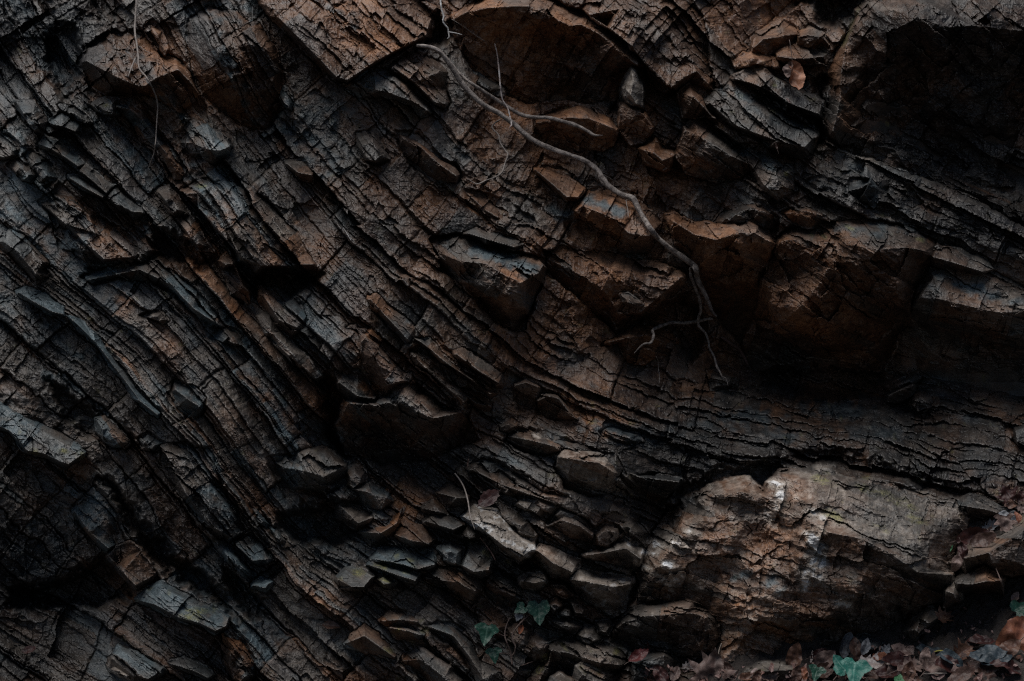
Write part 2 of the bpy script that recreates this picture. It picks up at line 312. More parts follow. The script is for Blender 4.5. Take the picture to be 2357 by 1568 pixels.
def tri_interp(u, v, r):
    o = r['out']; c = o[:, :2].mean(0); dirv = o[:, :2] - c; ln = np.linalg.norm(dirv, axis=1, keepdims=True)
    ring = o.copy(); ring[:, :2] = o[:, :2] + dirv / ln * 60
    allp = [o] + r['lines'] + [ring]; P = np.concatenate(allp); edges = []; k = len(o)
    for ln_ in r['lines']:
        edges += [(k + i, k + i + 1) for i in range(len(ln_) - 1)]; k += len(ln_)
    vs_, es_, fs_, ov, oe, of = delaunay_2d_cdt([Vector(p[:2]) for p in P], edges, [], 0, 1e-4)
    Z = np.array([np.mean([P[i, 2] for i in src]) if src else np.nan for src in ov])
    X = np.array([(q.x, q.y) for q in vs_])
    for i in np.where(np.isnan(Z))[0]:
        d2 = ((P[:, :2] - X[i]) ** 2).sum(1); j = np.argsort(d2)[:3]; w = 1 / (d2[j] + 1); Z[i] = (P[j, 2] * w).sum() / w.sum()
    z = np.full(u.shape, P[:, 2].mean())
    for f in fs_:
        a, b, c3 = X[f[0]], X[f[1]], X[f[2]]; det = (b[1] - c3[1]) * (a[0] - c3[0]) + (c3[0] - b[0]) * (a[1] - c3[1])
        if abs(det) < 1e-6: continue
        lo, hi = np.minimum(np.minimum(a, b), c3), np.maximum(np.maximum(a, b), c3)
        m = (u >= lo[0]) & (u <= hi[0]) & (v >= lo[1]) & (v <= hi[1]); uu, vv = u[m], v[m]
        w0 = ((b[1] - c3[1]) * (uu - c3[0]) + (c3[0] - b[0]) * (vv - c3[1])) / det; w1 = ((c3[1] - a[1]) * (uu - c3[0]) + (a[0] - c3[0]) * (vv - c3[1])) / det; w2 = 1 - w0 - w1
        ok = (w0 >= -1e-6) & (w1 >= -1e-6) & (w2 >= -1e-6); zz = z[m]; zz[ok] = (w0 * Z[f[0]] + w1 * Z[f[1]] + w2 * Z[f[2]])[ok]; z[m] = zz
    return z
def rough_sdf(u, v, P, amp=1.0):
    x = u + amp * (5 * perlin(u / 34, v / 34, 301) + 2.2 * perlin(u / 11, v / 11, 303)); y = v + amp * (5 * perlin(u / 34, v / 34, 305) + 2.2 * perlin(u / 11, v / 11, 307))
    return poly_sdf(x, y, P) - 3.5
RSTEP = 1.7
def build_rock(idx, r, mat):
    P = r['out'][:, :2]; lo, hi = P.min(0) - 26, P.max(0) + 26
    nu = int((hi[0] - lo[0]) / RSTEP) + 1; nv = int((hi[1] - lo[1]) / RSTEP) + 1
    u, v = np.meshgrid(lo[0] + RSTEP * np.arange(nu), lo[1] + RSTEP * np.arange(nv))
    small = min(1.0, np.sqrt(max(np.ptp(P[:, 0]), 20) * max(np.ptp(P[:, 1]), 20)) / 120)
    sd = rough_sdf(u, v, P, .45 + .55 * small)
    keep = sd < 9.0
    q = grid_quads(nv, nu); kf = keep.ravel(); q = q[kf[q].all(1)]
    used = np.zeros(nu * nv, bool); used[q.ravel()] = True
    # keep the largest connected sheet only
    new = -np.ones(nu * nv, int); new[used] = np.arange(used.sum()); q = new[q]
    u, v, sd = u.ravel()[used], v.ravel()[used], sd.ravel()[used]
    h, S, T = relief(u, v, r['bed'] * (.6 + .5 * small), (r['chip'] + .15) * (.6 + .6 * small), r['coarse'], idx * 13.7 if r['coarse'] < .5 else 0, r['fine'])
    ins = np.clip(-sd / (r['rnd'] * (.4 + .6 * small)), 0, 1)
    d = macro(u, v) + r['lift'] + tri_interp(u, v, r) + h - .9 * small * (1 - ins) ** 2 - 15.0 * np.clip((sd + 1) / 8.0, 0, 1) ** 1.2
    x, y, z = world_pt(u, v, d); co = np.stack([x, y, z], -1)
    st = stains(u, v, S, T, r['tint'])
    # close the block behind: chain every border and cap it
    e = np.concatenate([q[:, [0, 1]], q[:, [1, 2]], q[:, [2, 3]], q[:, [3, 0]]]); key = np.sort(e, 1); kk = key[:, 0].astype(np.int64) * len(co) + key[:, 1]
    un, inv, cnt = np.unique(kk, return_inverse=True, return_counts=True); be = e[cnt[inv] == 1]
    nxt = {}
    for a, b_ in be.tolist(): nxt.setdefault(a, []).append(b_)
    caps = []; yb = co[:, 1].max() + .03
    while nxt:
        s0 = next(iter(nxt)); loop = [s0]; cur = s0
        while True:
            lst = nxt.get(cur)
            if not lst: break
            n = lst.pop()
            if not lst: del nxt[cur]
            if n == s0: break
            loop.append(n); cur = n
        if len(loop) > 2 and len(set(loop)) == len(loop):      # a skirt straight back from the border, then a flat back
            lp = np.array(loop); k0 = len(co); bk = co[lp].copy(); bk[:, 1] = yb; co = np.concatenate([co, bk]); st = np.concatenate([st, st[lp]])
            nb = k0 + np.arange(len(lp)); q = np.concatenate([q, np.stack([np.roll(lp, -1), lp, nb, np.roll(nb, -1)], -1)]); caps.append(nb[::-1].tolist())
    org = np.array([(co[:, 0].min() + co[:, 0].max()) / 2, co[:, 1].max(), co[:, 2].min()])
    me = make_mesh(r['name'], co - org, q, mat, st, caps)
    o = link(r['name'], me, None, label=r['label'], category=r['cat'], group=r['group']); o.location = org
    zput(u[sd < 1], v[sd < 1], d[sd < 1])
    return o
# ------------------------------------------------------------------ materials
def nodes_of(name):
    m = bpy.data.materials.new(name); m.use_nodes = True; return m, m.node_tree.nodes, m.node_tree.links, m.node_tree.nodes["Principled BSDF"]
def mixc(n, l, fac, a, b, blend='MIX'):
    x = n.new("ShaderNodeMix"); x.data_type = 'RGBA'; x.blend_type = blend
    for sock, val in ((x.inputs[0], fac), (x.inputs[6], a), (x.inputs[7], b)):
        if isinstance(val, (int, float)): sock.default_value = val
        elif isinstance(val, tuple): sock.default_value = (*val, 1)
        else: l.new(val, sock)
    return x.outputs[2]
def noise(n, l, scale, detail=4, rough=.6, vec=None, out=0):
    x = n.new("ShaderNodeTexNoise"); x.inputs["Scale"].default_value = scale; x.inputs["Detail"].default_value = detail; x.inputs["Roughness"].default_value = rough
    if vec is not None: l.new(vec, x.inputs["Vector"])
    return x.outputs[out]
def ramp(n, l, src, stops):
    r = n.new("ShaderNodeValToRGB"); l.new(src, r.inputs[0]); e = r.color_ramp.elements
    while len(e) < len(stops): e.new(.5)
    for k, (p, c) in enumerate(stops):
        e[k].position = p; e[k].color = (*c, 1) if isinstance(c, tuple) else (c, c, c, 1)
    return r.outputs[0]
def bump(n, l, bsdf, h, strength, dist):
    b = n.new("ShaderNodeBump"); b.inputs["Strength"].default_value = strength; b.inputs["Distance"].default_value = dist
    l.new(h, b.inputs["Height"]); l.new(b.outputs[0], bsdf.inputs["Normal"])
def rock_material():
    m, n, l, p = nodes_of("bedded_rock")
    a = n.new("ShaderNodeAttribute"); a.attribute_name = "stain"
    s = n.new("ShaderNodeSeparateColor"); l.new(a.outputs["Color"], s.inputs[0])
    g = n.new("ShaderNodeNewGeometry"); pos = g.outputs["Position"]
    n1 = noise(n, l, 9, 6, .65, pos); n2 = noise(n, l, 45, 5, .7, pos); n3 = noise(n, l, 190, 3, .7, pos)
    base = ramp(n, l, n1, [(.30, (.028, .023, .020)), (.48, (.062, .051, .043)), (.62, (.108, .090, .075)), (.8, (.048, .045, .043))])
    rust = ramp(n, l, n2, [(.28, (.060, .026, .013)), (.45, (.140, .062, .029)), (.6, (.215, .100, .045)), (.75, (.185, .108, .066))])
    blue = ramp(n, l, n2, [(.3, (.036, .050, .058)), (.55, (.080, .108, .120)), (.75, (.125, .155, .165))])
    pale = ramp(n, l, n2, [(.25, (.23, .185, .145)), (.5, (.37, .315, .265)), (.7, (.50, .465, .43)), (.85, (.66, .66, .66))])
    lich = ramp(n, l, n3, [(.3, (.07, .075, .03)), (.55, (.16, .15, .045)), (.75, (.27, .22, .05))])
    wet = n.new("ShaderNodeAttribute"); wet.attribute_name = "wet"  # wet rock together with shade painted into the colour
    c = mixc(n, l, s.outputs[0], base, rust); c = mixc(n, l, s.outputs[1], c, blue)
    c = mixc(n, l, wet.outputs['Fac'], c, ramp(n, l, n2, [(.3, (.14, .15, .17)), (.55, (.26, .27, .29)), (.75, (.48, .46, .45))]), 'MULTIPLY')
    c = mixc(n, l, s.outputs[2], c, pale)
    c = mixc(n, l, ramp(n, l, s.outputs[2], [(.72, 0.0), (1.0, .8)]), c, ramp(n, l, n2, [(.3, (.44, .44, .44)), (.7, (.74, .76, .78))]))   # thick white mineral crust
    lm = n.new("ShaderNodeMath"); lm.operation = 'MULTIPLY'; l.new(a.outputs["Alpha"], lm.inputs[0]); l.new(ramp(n, l, n2, [(.38, .0), (.58, 1.0)]), lm.inputs[1])
    c = mixc(n, l, lm.outputs[0], c, lich)
    c = mixc(n, l, 1.0, c, ramp(n, l, n3, [(.25, .65), (.5, .97), (.7, 1.25)]), 'MULTIPLY')
    c = mixc(n, l, 1.0, c, ramp(n, l, noise(n, l, 3.2, 3, .6, pos), [(.34, .50), (.5, .78), (.64, 1.28)]), 'MULTIPLY')      # some beds are darker stone than others
    c = mixc(n, l, ramp(n, l, g.outputs['Pointiness'], [(.53, .0), (.62, .45)]), c, (.26, .245, .23))                      # chipped edges show paler fresh stone
    l.new(c, p.inputs["Base Color"])
    l.new(ramp(n, l, n2, [(.3, .34), (.7, .66)]), p.inputs["Roughness"]); p.inputs["Specular IOR Level"].default_value = .48
    nb = n.new("ShaderNodeMath"); nb.operation = 'ADD'; l.new(n2, nb.inputs[0]); l.new(n3, nb.inputs[1])
    bump(n, l, p, nb.outputs[0], .4, .005)
    return m
ROCK = rock_material()
# ------------------------------------------------------------------ the rocks one can tell apart (outline, then the brow lines that stand out)
# --- upper left
R('A', 'rock_block', 'rock', "large reddish brown block with ragged lit top, behind the long hanging twig",
  "565,330 600,300 650,265 770,205 830,235 900,190 960,200 1050,340 1180,380 1280,470 1310,560 1370,680 1400,830,1 1200,760,1 1150,720 1000,650 860,640 700,655 620,600 560,480",
  ["580,410,13 720,485,18 830,540,17 960,590,15 1060,520,15 1200,470,14 1290,560,11", "760,330,8 900,380,10 1050,420,11"], tint=(0.45, -0.4, 0.12, -0.2), chip=.9, bed=.25)
R('A', 'flat_rock', 'rock', "narrow curved blade of rock standing upright beside the reddish block", "965,185 1040,130 1090,210 1130,330 1112,362 1070,260 1010,160", k=.7, b=6, bed=.2, tint=(.1, 0, 0, -.3))
R('A', 'rock_outcrop', 'rock', "tall rust streaked bulge of steep beds, right of the long hanging twig",
  "1270,130 1400,40 1580,70 1720,150 1850,300 1900,480 1905,650 1880,770,0 1800,870,-2 1700,880,-3 1560,800,-2 1420,690,-1 1320,520 1270,330",
  ["1400,140,11 1500,330,16 1660,290,19 1790,330,16 1860,480,11", "1560,560,14 1700,600,13 1820,600,10", "1600,150,9 1720,250,11"], tint=(0.4, -0.3, 0.08, -0.2), bed=.9, chip=.6, coarse=.5)
R('A', 'rock_fragment', 'rock', "small bluish white chip at the lower right edge of the rust streaked bulge", "1885,650 1915,585 1950,620 1972,690 1965,742 1900,690", b=7, tint=(-.5, .5, .25, -.3))
R('A', 'rock_block', 'rock', "blocky grey brown boulder with a pale lit top, below the end of the rust bulge",
  "1200,905 1300,815 1400,850 1500,910 1555,975 1540,1040,1 1420,1130,0 1330,1195,-1 1240,1100,0", "1208,960,7 1290,960,11 1400,1005,14 1480,1015,14 1547,985,10", bed=.3, chip=.7, tint=(-.1, -.1, .35, -.3))
R('A', 'rock_block', 'rock', "leaning block with a pale grey cap and yellow lichen, crossed by the long hanging twig",
  "785,690 870,635 950,680 985,735 1040,850 1110,960 1200,1000 1270,1195 1180,1215 1060,1000 960,940 880,830 790,745", ["788,718,9 880,738,12 948,700,10", "960,800,9 1100,1010,8 1180,1100,8"], bed=.4, chip=.6, tint=(0, 0, .05, -.1))
R('A', 'flat_rock', 'rock', "flat olive grey slab end with lichen, left of the pale capped leaning block", "625,700 690,665 790,660 800,770 700,760", b=5, tint=(-.2, .1, .05, .35), bed=.2)
R('A', 'flat_rock', 'rock', "blue grey wedge slab below left of the reddish block, nearest the olive slab", "330,825 415,755 480,790 540,835 540,885 500,892 430,860", "345,835,6 430,855,9 505,885,8", tint=(-.4, .45, .1, -.2), bed=.4)
R('A', 'flat_rock', 'rock', "long thin dark slab lying above the blue grey wedge slab", "400,705 470,715 560,770 622,822 600,845 500,790", k=.7, b=5, tint=(-.2, .3, 0, -.2))
R('A', 'rock_block', 'rock', "rusty rounded block near the left edge under the dark upper slope", "110,690 240,680 320,820 290,895 190,840 130,765", b=8, tint=(.5, -.4, 0, -.3), chip=.7)
R('A', 'flat_rock', 'rock', "tan bar of rock with a blue upper edge, near the left edge", "255,962 300,908 380,950 460,1000 530,1060 572,1102 520,1142 440,1080 350,1030 270,1003", "262,970,6 350,1005,10 440,1060,11 525,1120,9", bed=.4, tint=(.1, .1, .05, -.2))
R('A', 'rock_block', 'rock', "grey split block under the tan bar, near the left edge", "165,1045 210,1005 320,1080 395,1200 300,1265 250,1180", b=9, bed=.6, tint=(-.2, 0, .05, -.2))
R('A', 'rock_block', 'rock', "pale cracked block left of the grey split block", "60,1110 100,1068 180,1110 258,1180 215,1225 130,1175", b=8, bed=.6, tint=(-.1, .1, .1, -.2))
R('A', 'rock_block', 'rock', "bedded block cut off by the left edge, above the pale cracked block", "-80,880 0,890 70,920 135,1000 120,1050 40,1080 -80,1060", b=7, bed=.8, tint=(-.1, .2, .05, -.2))
R('A', 'flat_rock', 'rock', "upper of two long bluish bars of rock, left of centre", "525,1142 580,1102 640,1160 765,1252 715,1310 620,1230", "540,1150,7 630,1225,9 715,1300,9", tint=(-.4, .35, .12, -.2), bed=.4, chip=.35, k=.8)
R('A', 'flat_rock', 'rock', "lower of two long bluish bars of rock, left of centre", "455,1185 520,1180 620,1240 722,1305 690,1340 560,1270 470,1215", "475,1205,8 560,1260,10 690,1330,10", tint=(-.4, .3, .1, -.2), bed=.4, chip=.35)
R('A', 'rock_block', 'rock', "bluish bar broken off the end of the upper long bar, with a square end", "712,1325 780,1255 880,1330 950,1380 980,1440 1010,1566,0 960,1600,-2 900,1500,-1 860,1440,1", "720,1330,8 800,1375,11 890,1425,12 965,1430,10", tint=(-.3, .35, .1, -.2), bed=.5)
R('A', 'rock_block', 'rock', "layered grey brown block below the two long bluish bars", "260,1370 330,1300 400,1240 500,1330 595,1420 640,1440 745,1500 830,1590 760,1620 600,1560 440,1525 330,1435", ["300,1385,8 440,1510,11 640,1570,11", "500,1360,8 600,1450,9"], bed=.9, chip=.5, tint=(-.1, 0, .05, -.2), coarse=.4)
R('A', 'rock_outcrop', 'rock', "bedded mass with a greenish top corner, under the pale topped boulder",
  "1220,1285 1300,1230 1400,1203 1445,1240 1560,1180 1700,1260 1850,1400 1990,1560 2060,1700 2140,1830,0 2130,1830,-2 1960,1850,-3 1850,1810,-3 1760,1840,-3 1680,1880,-3 1600,1790,-2 1560,1670,0 1460,1560 1330,1400",
  ["1235,1300,6 1330,1300,10 1440,1250,8", "1340,1400,9 1480,1560,12 1620,1730,14 1760,1790,13 1950,1790,12 2100,1780,10", "1600,1350,9 1750,1520,11 1900,1660,12"], bed=1.0, chip=.5, tint=(.05, 0, .02, -.1), coarse=.8)
R('A', 'rock_block', 'rock', "brown upright bar of rock left of the greenish cornered mass", "1060,1290 1140,1255 1185,1300 1275,1440 1205,1470 1120,1385", b=9, bed=.4, tint=(.1, -.1, .03, -.3))
R('A', 'rock_block', 'rock', "tan lower bar of rock continuing the brown upright bar downwards", "1190,1475 1272,1448 1340,1530 1400,1660 1440,1690 1340,1680 1240,1570", b=9, bed=.4, tint=(.25, -.2, .04, -.3))
R('A', 'rock_block', 'rock', "small grey cube shaped block in the middle of the bedded mass", "1920,1082 2035,1080 2112,1160 2102,1232 2020,1205 1985,1170", "1925,1100,8 2000,1160,11 2100,1180,9", bed=.2, tint=(-.2, .1, .05, -.3))
R('Z', 'rock_outcrop', 'rock', "big rust slab of bedding jutting from the top edge, left of the white twig",
  "560,-60 700,-70 900,-60 1000,20 990,85 950,105 915,122 860,152 800,192 770,188 700,115 630,45", ["640,40,9 705,105,13 775,178,17 800,184,18 860,144,17 915,114,16 980,82,13", "700,-30,8 800,40,11 900,60,12", "820,110,14 900,80,13"], tint=(0.4, -0.4, 0.12, -0.3), bed=.9, chip=.45, coarse=.35)
# --- upper middle
R('B', 'boulder', 'boulder', "big rust boulder with a pale arched rim and a dark hollow face, top middle",
  "740,140 860,50 960,0 1100,-60 1300,-60 1450,0 1680,90 1810,170 1960,290 2070,420 2030,450 1960,480 1920,560,-4 1900,680,-7 1640,700,-9 1540,660,-9 1300,700,-9 1150,650,-9 1000,560,-8 900,460,-6 830,330,0",
  ["780,130,6 870,80,10 1000,55,14 1150,45,16 1290,40,17 1440,112,17 1560,172,17 1640,165,16 1760,228,16 1850,295,15 1930,385,13 2030,440,10", "1000,250,4 1200,240,3 1450,260,4 1700,330,4", "1050,470,-4 1300,560,-6 1600,580,-5 1800,540,-2"], tint=(.3, -.35, 0, -.3), chip=.8, bed=.25)
R('B', 'rock_outcrop', 'rock', "thick band of rough tilted beds right of the arched rust boulder",
  "1640,60 1720,-60 2350,-60 2480,150 2500,420 2560,640 2470,690 2360,560 2250,640 2100,560 2050,430 1950,290 1800,165",
  ["1690,100,8 1830,190,11 1980,310,13 2080,440,13 2230,600,12", "1900,60,8 2060,220,11 2200,360,12 2340,520,12", "2150,40,7 2300,240,11 2420,480,11"], bed=1.0, chip=.6, tint=(.25, -.2, .03, -.1), coarse=.8)
R('B', 'rock_spire', 'rock', "pale grey pointed spire of rock standing alone in a dark recess", "1962,500 1982,462 2008,478 2034,540 2052,600 2046,720 1990,700 1945,655 1930,590 1948,530", ["1982,475,7 1990,560,13 1975,640,13 2010,700,11", "2005,490,7 2030,600,9 2025,690,9"], tint=(-0.8, 0, 0.75, -0.4), chip=.8, bed=.5, e=5, lift=8, rnd=2)
R('B', 'rock_block', 'rock', "brown block carrying the pale pointed spire", "1905,705 1940,680 2040,720 2055,760 2140,855 2065,945 1980,972 1910,885", "1910,715,8 2035,757,12 2060,770,11 2125,860,8", bed=.3, chip=.7, tint=(.2, -.2, .03, -.3))
R('B', 'rock_block', 'rock', "rounded dark rust rock under the tip of the upper branch", "1330,800 1500,735 1640,700 1730,745 1830,810 1885,875 1850,965,0 1780,1015,-1 1560,1015,-1 1400,965,0 1325,880", ["1340,830,8 1520,790,12 1700,800,13 1850,860,10", "1500,755,6 1630,715,7"], tint=(.35, -.3, 0, -.3), chip=.7, bed=.3)
R('B', 'flat_rock', 'rock', "lit brown slab left of the middle of the main root", "1325,1130 1420,1128 1560,1200 1665,1270 1620,1345 1530,1342 1400,1230", "1330,1145,7 1420,1220,10 1540,1325,11 1620,1330,9", tint=(.2, -.1, .08, -.3), bed=.4)
R('B', 'rock_block', 'rock', "flat topped dark block beneath the lower end of the main root", "1620,1372 1700,1280 1850,1275 2050,1365 2180,1500 2150,1566 2090,1700,-1 1900,1720,-2 1700,1690,-2 1560,1600,-1 1530,1450", "1560,1450,9 1650,1385,13 1860,1470,15 1960,1570,14 2100,1590,11", tint=(0, .1, 0, -.3), bed=.3, chip=0.9)
R('B', 'rock_fragment', 'rock', "small angular block below right of the spire's block", "2030,1000 2140,940 2172,1010 2262,1050 2242,1102 2185,1142 2080,1085", "2050,1010,6 2130,1030,9 2190,1080,8", bed=.3, tint=(.1, -.1, .04, -.3))
R('B', 'flat_rock', 'rock', "grey brown bedded slab emerging under the dark edge of the jutting rust slab", "50,575 220,470 330,468 480,560 610,700 640,765 560,790 500,700 300,640 150,660", ["90,580,6 300,610,9 500,680,11 600,740,10", "230,490,6 450,580,8"], bed=.6, tint=(-.15, .1, .06, -.1))
R('B', 'flat_rock', 'rock', "tan cracked slab where the main root crosses out of the dark recess", "350,445 500,335 620,380 700,430 765,490 730,600 760,690 720,740 640,705 500,560", ["370,450,6 520,555,10 650,690,11 730,700,9", "520,370,5 690,480,8"], bed=.5, tint=(.05, 0, .08, .05))
R('B', 'flat_rock', 'rock', "narrow blue grey slab tucked between the two upper root stems and the arched boulder", "870,470 960,508 1110,600 1122,645 1040,625 920,555", b=6, tint=(-.5, .5, .1, -.3), bed=.3)
R('B', 'rock_block', 'rock', "dark blocky lump of beds below the grey brown slab, left of the root", "120,900 250,868 305,960 345,1070 280,1110,0 180,1085,0 115,970", b=8, bed=.5, tint=(0, .1, 0, -.3))
R('B', 'rock_outcrop', 'rock', "brown ragged crest of rock in the middle, left of the hooked rootlet", "400,880 540,900 600,955 700,1065 790,1105 835,1172 800,1260 720,1240 600,1200 480,1080 420,1000", ["440,930,7 560,990,11 690,1110,13 800,1185,11"], bed=.5, chip=.8, tint=(.4, -.2, .05, -.3))
R('B', 'flat_rock', 'rock', "broken brown slab above the blue topped wedge boulder", "850,1270 980,1300 1150,1360 1320,1480 1330,1520 1160,1540 1000,1470 880,1380", "870,1300,5 1000,1420,9 1160,1510,10 1310,1510,8", bed=.7, tint=(.15, 0, .03, -.2))
# --- upper right
R('C', 'boulder', 'boulder', "huge dark overhanging boulder with a pale ragged rim, upper right corner",
  "1250,30 1290,-60 1700,-80 2400,-80 2560,-80 2560,1620,-17 2400,1560,-17 2250,1460,-16 1930,1290,-14 1640,1185,-12 1400,1090,-10 1130,1010,-10 1035,930,-6 1010,800,0 1020,640 1000,500 1040,400 1150,250 1210,130",
  ["1245,90,14 1350,80,19 1480,68,22 1560,40,22 1700,20,22", "1245,90,14 1160,300,17 1130,470,20 1115,700,17 1070,880,12", "1480,215,24 1640,115,28 1850,185,29 2000,170,28 2120,90,26 2357,210,27 2560,240,27", "1300,420,17 1450,400,18 1700,420,16 2000,450,14 2400,520,12", "1300,800,1 1600,860,-3 2000,980,-8 2400,1200,-14"], tint=(0.0, -0.4, -0.2, -0.4), chip=0.8, bed=.1, e=4, rnd=14)
R('C', 'stone', 'stone', "largest and leftmost of three grey stones in a row below the top edge", "515,365 560,222 640,180 720,135 830,190 835,262 690,345 620,372", "530,330,5 600,265,8 740,240,11 830,230,8", bed=.3, chip=.7, tint=(0, 0, 0, -.2))
R('C', 'stone', 'stone', "middle of three grey stones in a row, with a pointed top", "828,232 920,168 1000,220 1052,282 1030,352 900,352 830,300", "835,250,6 900,235,9 1000,250,9 1045,300,7", bed=.3, chip=.7, tint=(.05, 0, 0, -.2))
R('C', 'stone', 'stone', "smallest of three grey stones in a row, touching the huge dark boulder", "998,212 1060,180 1130,173 1168,215 1130,282 1060,292", b=7, bed=.3, chip=.7, tint=(0, .1, .05, -.2))
R('C', 'flat_rock', 'rock', "thin rusty ledge below the largest of the three grey stones", "395,395 520,350 600,360 690,392 705,452 560,438 420,455", b=6, bed=.4, tint=(.25, -.1, 0, -.1))
R('C', 'flat_rock', 'rock', "shelf stone with a bluish edge just above the hanging dead leaf", "690,352 800,300 920,330 1035,360 1020,424 930,420 820,432 740,422", "700,380,6 840,400,9 1010,380,7", bed=.3, tint=(.0, .1, .03, -.2))
R('C', 'flat_rock', 'rock', "smooth grey bedding slab under the hanging dead leaf", "365,525 560,440 700,520 860,610 1000,690 995,790,0 850,745,0 720,695,0 600,605 480,562", ["400,530,5 520,560,8 640,610,9 760,690,10 980,770,8", "600,480,5 850,620,6"], bed=.4, chip=.35, tint=(-.3, .15, .04, .05))
R('C', 'rock_outcrop', 'rock', "wide dark bedded block with scattered white specks, left of the huge boulder's foot", "205,665 300,590 380,540 500,570 640,690 820,790 952,860 950,1000,-1 890,1100,-3 850,1200,-3 760,1060,0 560,930 400,865 280,790", ["240,690,6 400,840,11 560,900,13 700,950,14 880,990,14 940,930,11", "420,640,6 600,760,8 800,870,9"], bed=.8, chip=.5, tint=(-.3, .2, .02, .05), coarse=.35)
R('C', 'rock_block', 'rock', "block with a slanting lit ridge and a black front, right of the main root's bend", "15,1040 90,860 130,790 260,870 400,1000 505,1095 512,1200,-2 380,1215,-3 200,1205,-3 75,1155,-2", ["85,880,8 170,920,12 250,965,14 385,1048,13 500,1100,9"], bed=.3, chip=.7, tint=(.05, -.1, .03, -.2))
R('C', 'rock_outcrop', 'rock', "knobbly bluish block with a yellow lichen spot, beside the slanting ridge block", "395,990 540,965 680,1000 800,1080 835,1180 825,1360,-1 700,1405,-2 580,1295,-1 510,1165 400,1065", ["420,1040,8 520,1110,11 600,1240,12 700,1330,12 810,1290,9", "520,1000,8 650,1060,10 790,1120,10"], bed=.8, chip=.9, tint=(-.25, .2, .05, .0), coarse=.4)
R('C', 'flat_rock', 'rock', "rust coloured blade of rock leaning left of the speckled bedded block", "30,620 100,568 190,650 245,760 300,832 210,770 140,800 60,790", "70,640,6 130,650,10 200,720,10 260,790,7", tint=(.35, -.3, .12, -.3), bed=.3)
R('C', 'rock_block', 'rock', "peaked grey brown rock above the big orange sided boulder", "285,1490 370,1400 460,1340 560,1342 640,1400 705,1465 690,1545 600,1600,-1 420,1620,-2 290,1580,-1", ["320,1490,8 440,1430,12 540,1400,12 640,1440,9", "470,1500,10 600,1520,9"], chip=.9, bed=.3, tint=(.1, 0, .03, -.2))
R('C', 'rock_block', 'rock', "rusty lump right of the peaked grey brown rock", "730,1435 880,1340 1000,1368 1085,1482 1000,1525 880,1530 795,1500", "750,1440,6 880,1420,10 1000,1450,9", chip=.8, bed=.4, tint=(.35, -.1, 0, 0))
R('C', 'flat_rock', 'rock', "dark blue chunk of slab under the huge boulder, on the shaded slope", "1150,1292 1190,1210 1310,1200 1400,1312 1350,1392,-1 1220,1352", "1165,1285,7 1250,1270,10 1320,1230,9", bed=.3, tint=(-.4, .5, 0, .1))
R('C', 'flat_rock', 'rock', "long sloping slab running down along the foot of the huge dark boulder", "960,1030 1080,1020 1300,1100 1500,1195 1675,1350 1600,1395 1390,1335 1330,1220 1250,1165 980,1115", b=5, bed=.6, chip=.4, tint=(-.1, .0, 0, -.1), k=.7)
R('C', 'flat_rock', 'rock', "flat grey slab left of the dark blue chunk on the shaded slope", "890,1205 1000,1190 1160,1260 1165,1330 1020,1290 900,1245", b=5, bed=.5, tint=(-.3, .2, 0, -.1))
# --- right
R('F', 'boulder', 'boulder', "big boulder with an orange brown left side and lichen flecked top, right of centre",
  "690,90 780,15 940,-10 1100,-30 1400,-30 1620,20 1765,130 1765,230 1690,330 1600,460 1560,640 1430,920,-4 1380,985,-5 1150,965,-5 900,955,-5 600,1005,-5 500,950,-3 455,830 540,650 600,400 640,250",
  ["720,105,8 900,100,11 1130,130,15 1240,235,20 1400,165,20 1560,150,19 1690,175,14", "1130,130,15 1050,270,18 960,420,18 840,560,17 740,650,15 560,740,10 475,820,6", "1240,235,20 1150,480,17 1050,640,15 900,800,10", "1500,450,15 1350,700,10 1150,850,4", "760,300,8 660,560,9"], tint=(.3, -.3, .02, -.15), chip=1.1, bed=.2, e=3)
R('F', 'boulder', 'boulder', "dark boulder with a bluish layered top, cut off by the right edge",
  "1640,470 1720,300 1850,285 2000,300 2150,320 2357,420 2560,500 2560,1240,-3 2357,1165,-4 2240,1140,-4 1940,1065,-4 1650,1005,-4 1440,990,-3 1560,640,0", ["1655,490,11 1800,500,15 1900,525,16 2080,570,18 2220,595,19 2357,575,19 2540,640,19", "1750,350,7 2000,400,9 2250,470,10", "1800,760,7 2100,800,7 2400,850,7"], tint=(-.1, .0, 0, -.15), chip=.7, bed=.5, e=3)
R('F', 'flat_rock', 'rock', "slab wedged on top between the big orange sided boulder and the right edge", "1725,205 1780,140 1920,165 2100,230 2155,300 2080,335 1950,312 1760,275", "1745,215,5 1900,260,9 2080,315,9", bed=.4, tint=(-.2, .1, 0, -.1))
R('F', 'flat_rock', 'rock', "upper of two thin leaning bars of rock below the dark boulder", "1432,1078 1640,998 1652,1026 1570,1070 1458,1108", b=7, k=.7, bed=.3, tint=(0, 0, 0, -.3))
R('F', 'flat_rock', 'rock', "lower, thicker of two leaning bars of rock below the dark boulder", "1438,1142 1530,1090 1600,1053 1632,1082 1602,1145 1510,1195 1448,1185", "1445,1150,9 1540,1105,11 1615,1075,10", bed=.3, tint=(0, 0, .02, -.3))
R('F', 'stone', 'stone', "crumbly brown stone beside the two leaning bars", "1610,1130 1660,1108 1725,1160 1745,1222 1640,1265 1588,1202", b=8, bed=.4, chip=.8, tint=(.1, 0, 0, -.2))
